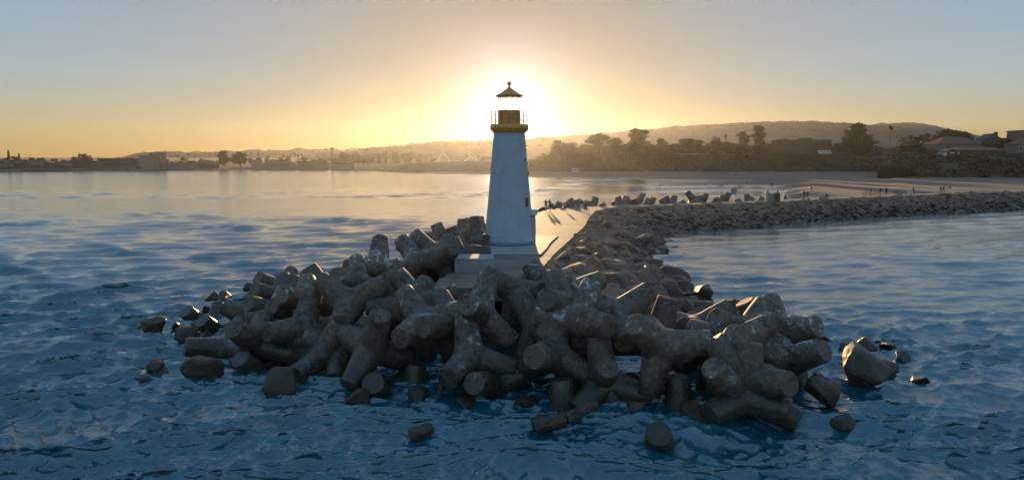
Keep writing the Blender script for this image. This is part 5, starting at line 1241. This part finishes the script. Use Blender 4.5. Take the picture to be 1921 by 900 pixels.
# lifeguard hut on the beach
def lifeguard():
    P = at(1079, 326, 1.5); e = empty("lifeguard_hut", P, "small white lifeguard hut on stilts on the hazy beach", "hut")
    m = MB()
    for x in (-1.6, 1.6):
        for y in (-1.2, 1.2): m.tube((x, y, -.5), (x, y, 1.6), .12, .12, 6)
    m.build("stilts", M['white_paint'], e)
    m = MB(); m.box(-2, 2, -1.5, 1.5, 1.603, 3.8); m.build("cabin", M['white_paint'], e)
    m = MB(); m.box(-2.4, 2.4, -1.9, 1.9, 3.803, 4.1); m.build("roof", M['white_paint'], e)
    m = MB(); m.box(-1.5, 1.5, -1.56, -1.503, 2.6, 3.4); m.build("window", M['dark_glass'], e)
lifeguard()
def camper():
    D = 574; x = 1541; z = bz(x, D) + .6; e = empty("camper_van", (azX(x, 1) * D, D, z), "white camper van parked on the bluff rim before the cypress", "camper van")
    m = MB(); m.add([(-5.4,-1.2,.7),(3.4,-1.2,.7),(3.4,1.2,.7),(-5.4,1.2,.7),(-5.4,-1.2,3.6),(4.4,-1.2,3.7),(4.4,1.2,3.7),(-5.4,1.2,3.6),(4.4,-1.2,2.8),(4.4,1.2,2.8),(3.4,-1.2,2.3),(3.4,1.2,2.3)], [(3,2,1,0),(4,5,6,7),(0,1,10,8,5,4),(2,3,7,6,9,11),(3,0,4,7),(5,8,9,6),(8,10,11,9),(1,2,11,10)]); m.build("body", M['white_paint'], e)
    m = MB(); m.add([(3.403,-1.1,.7),(5.4,-1.1,.7),(5.4,1.1,.7),(3.403,1.1,.7),(3.403,-1.1,2.2),(4.2,-1.1,2.1),(4.2,1.1,2.1),(3.403,1.1,2.2),(5.4,-1.1,1.4),(5.4,1.1,1.4)], [(3,2,1,0),(0,1,8,5,4),(2,3,7,6,9),(4,5,6,7),(5,8,9,6),(1,2,9,8),(3,0,4,7)]); m.build("cab", M['white_paint'], e)
    for wx in (-4, -1.6, 1.4): m = MB(); m.box(wx, wx + 1.3, -1.24, -1.203, 2.1, 2.9); m.build("window", M['dark_glass'], e)
    for wx in (-3.4, 4.2):
        m = MB(); m.tube((wx, -1.25, .45), (wx, -1.0, .45), .48, .48, 16); m.build("wheel", M['dark_box'], e)
        m = MB(); m.tube((wx, 1.0, .45), (wx, 1.25, .45), .48, .48, 16); m.build("wheel", M['dark_box'], e)
camper()
def pole(x, ytop, D, label, arm=True):
    z = bz(x, D); H = CAMZ + (305 - ytop) * D / FPX - z; e = empty("utility_pole", (azX(x, 1) * D, D, z), label, "pole", "poles on the bluff")
    m = MB(); m.tube((0, 0, -1), (0, 0, H), .16, .12, 7); m.build("post", M['wood'], e)
    if arm: m = MB(); m.box(-1.2, 1.2, -.08, .08, H - .9, H - .7); m.build("crossarm", M['wood'], e)
pole(1508, 258, 580, "short utility pole above the long flat-roofed building"); pole(1765, 263, 358, "thin mast beside the small white kiosk", False)
pole(1673, 268, 450, "thin pole in front of the low house under the palm", False); pole(1487, 275, 560, "thin pole left of the camper van", False); pole(1916, 246, 380, "roof-height mast at the right picture edge", False)

# ------------------------------------------------------------------ things on the jetty
def signboard():
    P = at(1379, 379, WZ); P[1] += 1.0; e = empty("sign_board", (P[0], P[1], WZ), "pale square notice board on two posts at the jetty edge", "sign")
    for x in (-.42, .42): m = MB(); m.tube((x, 0, 0), (x, 0, 2.55), .045, .045, 8); m.build("post", M['iron'], e)
    m = MB(); m.box(-.52, .52, -.06, -.046, 1.25, 2.45); pn = m.build("panel", M['sign_white'], e)
    m = MB(); m.box(-.44, .44, -.068, -.062, 1.35, 2.35); m.build("frame", M['grey_box'], pn)
    m = MB()
    m.tube((0, -.0, 2.55), (0, -.0, 2.95), .05, .05, 8); m.tube((0, -.0, 2.95), (0, 0, 3.2), .13, .09, 10); m.build("lamp", M['iron'], e)
signboard()
def cabinet(x, y, w, h, mat, label):
    P = at(x, y, WZ); P[1] += .6; e = empty("utility_cabinet", (P[0], P[1], WZ), label, "cabinet"); s = P[1] / FPX
    W_, H_ = w * s / 2, h * s; m = MB(); m.box(-W_, W_, -.4, .4, -.1, H_); m.build("housing", M[mat], e)
    m = MB(); m.box(-W_ - .05, W_ + .05, -.45, .45, H_ + .002, H_ + .08); m.build("lid", M[mat], e)
    m = MB(); m.box(-W_ * .75, W_ * .75, -.42, -.403, .12, H_ * .85); m.build("door", M[mat], e)
cabinet(1446.5, 378, 11, 14, 'grey_box', "light grey utility cabinet on the jetty"); cabinet(1459, 377.5, 10, 14, 'dark_box', "dark utility cabinet right of the light grey one")

# ------------------------------------------------------------------ people
def person_mesh(pose, seed=0, cloth=None):
    """one continuous skinned body, 1.75 m tall, facing -Y; clothes are its materials by height"""
    me = bpy.data.meshes.new("person")
    if pose in ('stand', 'walk', 'run', 'lean'):
        st = {'stand': .06, 'walk': .26, 'run': .48, 'lean': .10}[pose]; ln = {'stand': 0, 'walk': -.04, 'run': -.22, 'lean': -.10}[pose]; ab = {'stand': .10, 'walk': .22, 'run': .34, 'lean': .34}[pose]
        J = dict(pel=(0, 0, .95), waist=(0, ln * .3, 1.12), chest=(0, ln * .7, 1.33), neck=(0, ln, 1.50), head=(0, ln - .02, 1.60), crown=(0, ln - .02, 1.70),
                 hipL=(.10, 0, .92), kneeL=(.11, -st * .75, .52), ankL=(.11, -st, .09), toeL=(.13, -st - .16, .04),
                 hipR=(-.10, 0, .92), kneeR=(-.11, st * .25, .50), ankR=(-.11, st * (1.0 if pose != 'run' else 1.3), .09 + (.22 if pose == 'run' else 0)), toeR=(-.13, st - .14, .04 + (.1 if pose == 'run' else 0)),
                 shL=(.19, ln, 1.43), elL=(.25 + ab * .3, ln + ab * .6, 1.15), haL=(.24 + ab * .25, ln - ab * .3, .92 + (.25 if pose == 'run' else 0)),
                 shR=(-.19, ln, 1.43), elR=(-.25 - ab * .3, ln - ab * .3, 1.15), haR=(-.24 - ab * .25, ln - ab * 1.1, .92 + (.25 if pose in ('run', 'lean') else 0)))
    else:  # sit on a low edge, knees bent
        J = dict(pel=(0, 0, .12), waist=(0, -.02, .32), chest=(0, -.06, .54), neck=(0, -.10, .72), head=(0, -.13, .82), crown=(0, -.13, .92),
                 hipL=(.11, 0, .10), kneeL=(.15, -.42, .42), ankL=(.14, -.50, .06), toeL=(.15, -.66, .03), hipR=(-.11, 0, .10), kneeR=(-.15, -.40, .44), ankR=(-.14, -.50, .06), toeR=(-.15, -.66, .03),
                 shL=(.19, -.09, .65), elL=(.25, -.22, .44), haL=(.13, -.42, .45), shR=(-.19, -.09, .65), elR=(-.25, -.22, .44), haR=(-.13, -.42, .45))
    names = list(J); E = [('pel','waist'),('waist','chest'),('chest','neck'),('neck','head'),('head','crown'),('pel','hipL'),('hipL','kneeL'),('kneeL','ankL'),('ankL','toeL'),('pel','hipR'),('hipR','kneeR'),('kneeR','ankR'),('ankR','toeR'),('chest','shL'),('shL','elL'),('elL','haL'),('chest','shR'),('shR','elR'),('elR','haR')]
    Rr = dict(pel=.15, waist=.13, chest=.155, neck=.055, head=.10, crown=.085, hipL=.10, hipR=.10, kneeL=.062, kneeR=.062, ankL=.045, ankR=.045, toeL=.035, toeR=.035, shL=.06, shR=.06, elL=.043, elR=.043, haL=.035, haR=.035)
    me.from_pydata([J[n_] for n_ in names], [(names.index(a), names.index(b)) for a, b in E], [])
    o = bpy.data.objects.new("tmp", me); S.collection.objects.link(o); md = o.modifiers.new("skin", 'SKIN')
    if not me.skin_vertices: pass
    for i, n_ in enumerate(names):
        sv = me.skin_vertices[0].data[i]; sv.radius = (Rr[n_], Rr[n_]); sv.use_root = (n_ == 'pel')
    sb = o.modifiers.new("sub", 'SUBSURF'); sb.levels = 1; sb.render_levels = 1
    dg = bpy.context.evaluated_depsgraph_get(); ev = bpy.data.meshes.new_from_object(o.evaluated_get(dg)); bpy.data.objects.remove(o); ev.name = "person"
    smooth(ev, True)
    return ev, J
BODY = {}
for ps in ('stand', 'walk', 'run', 'lean', 'sit'): BODY[ps] = person_mesh(ps)
def clothed(pose, topm, legm, key):
    base, J = BODY[pose]; me = base.copy(); me.materials.clear()
    for mm in (M['skin'], M[topm], M[legm], M['hair']): me.materials.append(mm)
    nz, pz, kz = J['neck'][2] - .01, J['pel'][2] + (.04 if pose != 'sit' else .02), .07
    for p in me.polygons:
        z = p.center[2]; x = abs(p.center[0]); y = p.center[1]; hd = J['head']
        if z > nz: p.material_index = 3 if (z > hd[2] + .04 or y > hd[1] + .03) else 0
        elif x > .235 and z < J['elL'][2] - .05 and pose != 'sit': p.material_index = 0
        elif z > pz or (pose == 'sit' and y > -.2): p.material_index = 1
        elif z > kz: p.material_index = 2
        else: p.material_index = 3
    return me
CL = {}
def person(x, y, z, pose, facing, topm, legm, label, h=1.75, group=None, dz=0.0):
    key = (pose, topm, legm)
    if key not in CL: CL[key] = clothed(pose, topm, legm, key)
    o = bpy.data.objects.new("person", CL[key]); link(o); P = at(x, y, z); o.location = (float(P[0]), float(P[1]), float(P[2]) + dz)
    o.rotation_euler = (0, 0, math.radians(facing)); s = h / 1.75; o.scale = (s, s, s); return tag(o, label, "person", group)
W3 = WZ + .0
person(1024, 396, W3, 'lean', 200, 'cloth_dark', 'cloth_dark', "person leaning forward with arms out at the path edge, left of a pair")
person(1031, 396, W3, 'stand', 170, 'cloth_dark', 'cloth_blue', "person standing close beside the leaning one at the path edge")
person(1061, 397, W3, 'walk', 10, 'cloth_red', 'cloth_dark', "short person walking alone mid-path in the golden light", 1.2)
person(1091, 396, W3, 'walk', 20, 'cloth_dark', 'cloth_white', "walker in dark top and white shorts on the path")
person(1098.5, 396, W3, 'walk', 0, 'cloth_red', 'cloth_dark', "walker in reddish top right of the one in white shorts")
person(1458, 371, W3, 'stand', 90, 'cloth_dark', 'cloth_dark', "person behind the dark cabinet on the jetty")
person(1472, 374, W3, 'sit', 30, 'cloth_dark', 'cloth_dark', "person sitting on the jetty right of the cabinets")
person(1508, 374, W3, 'stand', 20, 'cloth_dark', 'cloth_blue', "left one of two people close together on the far jetty")
person(1514.5, 374, W3, 'walk', -20, 'cloth_dark', 'cloth_dark', "right one of two people close together on the far jetty")
person(1550, 371, W3, 'sit', 0, 'cloth_dark', 'cloth_dark', "person sitting alone on the far jetty")
person(1633, 367.5, W3, 'stand', 80, 'cloth_dark', 'cloth_dark', "person standing with the leftmost bicycle")
person(1651, 367, W3, 'lean', 100, 'cloth_dark', 'cloth_blue', "person with the middle bicycle on the far jetty")
person(1662, 367, W3, 'stand', -10, 'cloth_dark', 'cloth_dark', "tall dark-clad person right of the middle bicycle", 1.85)
person(1713, 365.5, W3, 'walk', 250, 'cloth_dark', 'cloth_dark', "person walking the white dog")
person(1764, 363, W3, 'walk', 10, 'cloth_red', 'cloth_dark', "person in reddish top walking close beside another at right")
person(1769.5, 363, W3, 'walk', 0, 'cloth_dark', 'cloth_dark', "dark-clad person right of the one in reddish top")
person(1781, 362.5, W3, 'walk', -10, 'cloth_dark', 'cloth_white', "rightmost walker with pale trousers on the far jetty")
def on_sand(x, y, pose, f_, t_, l_, lab, h=1.75, z=1.5): person(x, y, z, pose, f_, t_, l_, lab, h, "people on the beach")
on_sand(1124, 345, 'run', 75, 'cloth_dark', 'cloth_dark', "figure running through the shallow surf nearest the lighthouse", z=.1, h=2.0)
on_sand(1238, 355.5, 'run', 110, 'cloth_dark', 'cloth_dark', "runner in the swash right of the first one", z=.1, h=2.0)
on_sand(1130, 334, 'stand', 0, 'cloth_dark', 'cloth_dark', "tiny standing figure at the hazy water's edge", z=.5)
on_sand(1149, 333, 'stand', 30, 'cloth_dark', 'cloth_dark', "tiny lone figure on the hazy sand", z=.8)
on_sand(1187, 340, 'stand', 30, 'cloth_dark', 'cloth_dark', "left one of two tiny figures by the wet sand", z=.3)
on_sand(1191.5, 340, 'walk', 0, 'cloth_dark', 'cloth_blue', "right one of two tiny figures by the wet sand", z=.3)
on_sand(1348, 353, 'stand', 40, 'cloth_dark', 'cloth_dark', "left one of a cluster of bathers at the wet sand", z=.6)
on_sand(1352, 353.5, 'walk', -40, 'cloth_dark', 'cloth_dark', "middle one of a cluster of bathers at the wet sand", z=.6)
on_sand(1356, 352.5, 'stand', 0, 'cloth_dark', 'cloth_blue', "right one of a cluster of bathers at the wet sand", z=.6)
on_sand(1363.5, 350, 'stand', 10, 'cloth_dark', 'cloth_dark', "single bather right of the cluster", z=.9)
on_sand(1384, 352, 'walk', 60, 'cloth_dark', 'cloth_dark', "walker on the sand above the notice board", z=.9)
on_sand(1387, 356, 'stand', 0, 'cloth_dark', 'cloth_dark', "person on the sand just right of the notice board top", z=.9)
on_sand(1400, 346, 'stand', 0, 'cloth_dark', 'cloth_red', "person alone on the sand farther up from the notice board", z=1.2)
on_sand(1380, 331, 'walk', 0, 'cloth_dark', 'cloth_dark', "distant walker below the bluff", z=2.2)
on_sand(1446, 353, 'stand', 20, 'cloth_dark', 'cloth_dark', "left person of a pair on the sand behind the cabinets", z=1.6)
on_sand(1449, 352, 'walk', 20, 'cloth_dark', 'cloth_blue', "right person of a pair on the sand behind the cabinets", z=1.6)
on_sand(1484, 362, 'sit', 0, 'cloth_white', 'cloth_dark', "person in pale top sitting on the sand behind the jetty", z=2.0)
on_sand(1522, 360, 'walk', 20, 'cloth_red', 'cloth_dark', "person in reddish top walking on the sand behind the jetty", z=2.0)
on_sand(1440, 362, 'sit', 0, 'cloth_dark', 'cloth_dark', "person sitting on the sand left of the cabinets", z=1.6)
def bicycle(x, y, label, rz):
    P = at(x, y, W3); e = empty("bicycle", P, label, "bicycle", "bicycles on the jetty", math.radians(rz))
    for wx in (-.52, .52):
        m = MB(); m.path([(wx + .33 * math.cos(6.283 * k / 20), 0, .35 + .33 * math.sin(6.283 * k / 20)) for k in range(21)], .03, 5)
        for k in range(6): a = 6.283 * k / 6; m.tube((wx, 0, .35), (wx + .32 * math.cos(a), 0, .35 + .32 * math.sin(a)), .008, .008, 4)
        m.build("wheel", M['dark_box'], e)
    m = MB(); A_, B_, C_, D_, E_ = (-.52, 0, .35), (-.1, 0, .32), (-.2, 0, .85), (.35, 0, .88), (.52, 0, .35)
    for p, q in ((A_, B_), (A_, C_), (B_, C_), (B_, D_), (C_, D_), (D_, E_), (C_, (-.22, 0, .95)), (D_, (.33, 0, 1.0))): m.tube(p, q, .025, .025, 6)
    m.build("frame", M['dark_box'], e)
    m = MB(); m.box(-.35, -.1, -.06, .06, .95, 1.0); m.build("saddle", M['dark_box'], e); m = MB(); m.tube((.33, -.26, 1.0), (.33, .26, 1.0), .02, .02, 6); m.build("handlebar", M['dark_box'], e)
bicycle(1626, 366.5, "leftmost bicycle on the far jetty", 5); bicycle(1644, 366.5, "middle bicycle between two standing people", -8); bicycle(1683, 366, "bicycle standing right of the tall dark-clad person", 4)
def dog():
    P = at(1707, 366, W3); pts = [(-.32,0,.52),(0,0,.50),(.3,0,.55),(.45,0,.68),(.55,0,.72),(.68,0,.69),(-.32,.08,.5),(-.38,.09,.3),(-.33,.09,.17),(-.34,.09,.03),(-.32,-.08,.5),(-.40,-.09,.3),(-.35,-.09,.17),(-.36,-.09,.03),(.28,.09,.45),(.29,.09,.22),(.29,.09,.03),(.28,-.09,.45),(.33,-.09,.22),(.30,-.09,.03),(-.45,0,.62),(-.55,0,.74)]
    E = [(0,1),(1,2),(2,3),(3,4),(4,5),(0,6),(6,7),(7,8),(8,9),(0,10),(10,11),(11,12),(12,13),(2,14),(14,15),(15,16),(2,17),(17,18),(18,19),(0,20),(20,21)]
    R_ = [.11,.12,.14,.085,.09,.05,.07,.045,.03,.03,.07,.045,.03,.03,.06,.035,.03,.06,.035,.03,.035,.02]
    me = bpy.data.meshes.new("dog"); me.from_pydata(pts, E, []); o = bpy.data.objects.new("tmp", me); S.collection.objects.link(o); o.modifiers.new("skin", 'SKIN')
    for i, rr in enumerate(R_): sv = me.skin_vertices[0].data[i]; sv.radius = (rr, rr); sv.use_root = (i == 1)
    sb = o.modifiers.new("sub", 'SUBSURF'); sb.levels = 1; sb.render_levels = 1
    ev = bpy.data.meshes.new_from_object(o.evaluated_get(bpy.context.evaluated_depsgraph_get())); bpy.data.objects.remove(o); ev.name = "dog"; ev.materials.clear(); ev.materials.append(M['cloth_white']); smooth(ev, True)
    d = obj("dog", ev, None, "white dog walking on the far jetty beside its walker", "dog", loc=P); d.rotation_euler = (0, 0, math.radians(185)); d.scale = (1.15,) * 3
dog()

# ------------------------------------------------------------------ haze
def haze():
    m = MB(); m.box(-3100, 3100, -40, 3100, -4.5, 172)
    t = NT("haze_air"); t.n.remove(t.b); v = t.node("ShaderNodeVolumePrincipled"); v.inputs['Color'].default_value = (.90, .90, .95, 1)
    v.inputs['Density'].default_value = 4.6e-5; v.inputs['Anisotropy'].default_value = .76
    t.l.new(v.outputs[0], t.n["Material Output"].inputs['Volume'])
    o = m.build("haze", t.m, kind='stuff'); return o
haze()
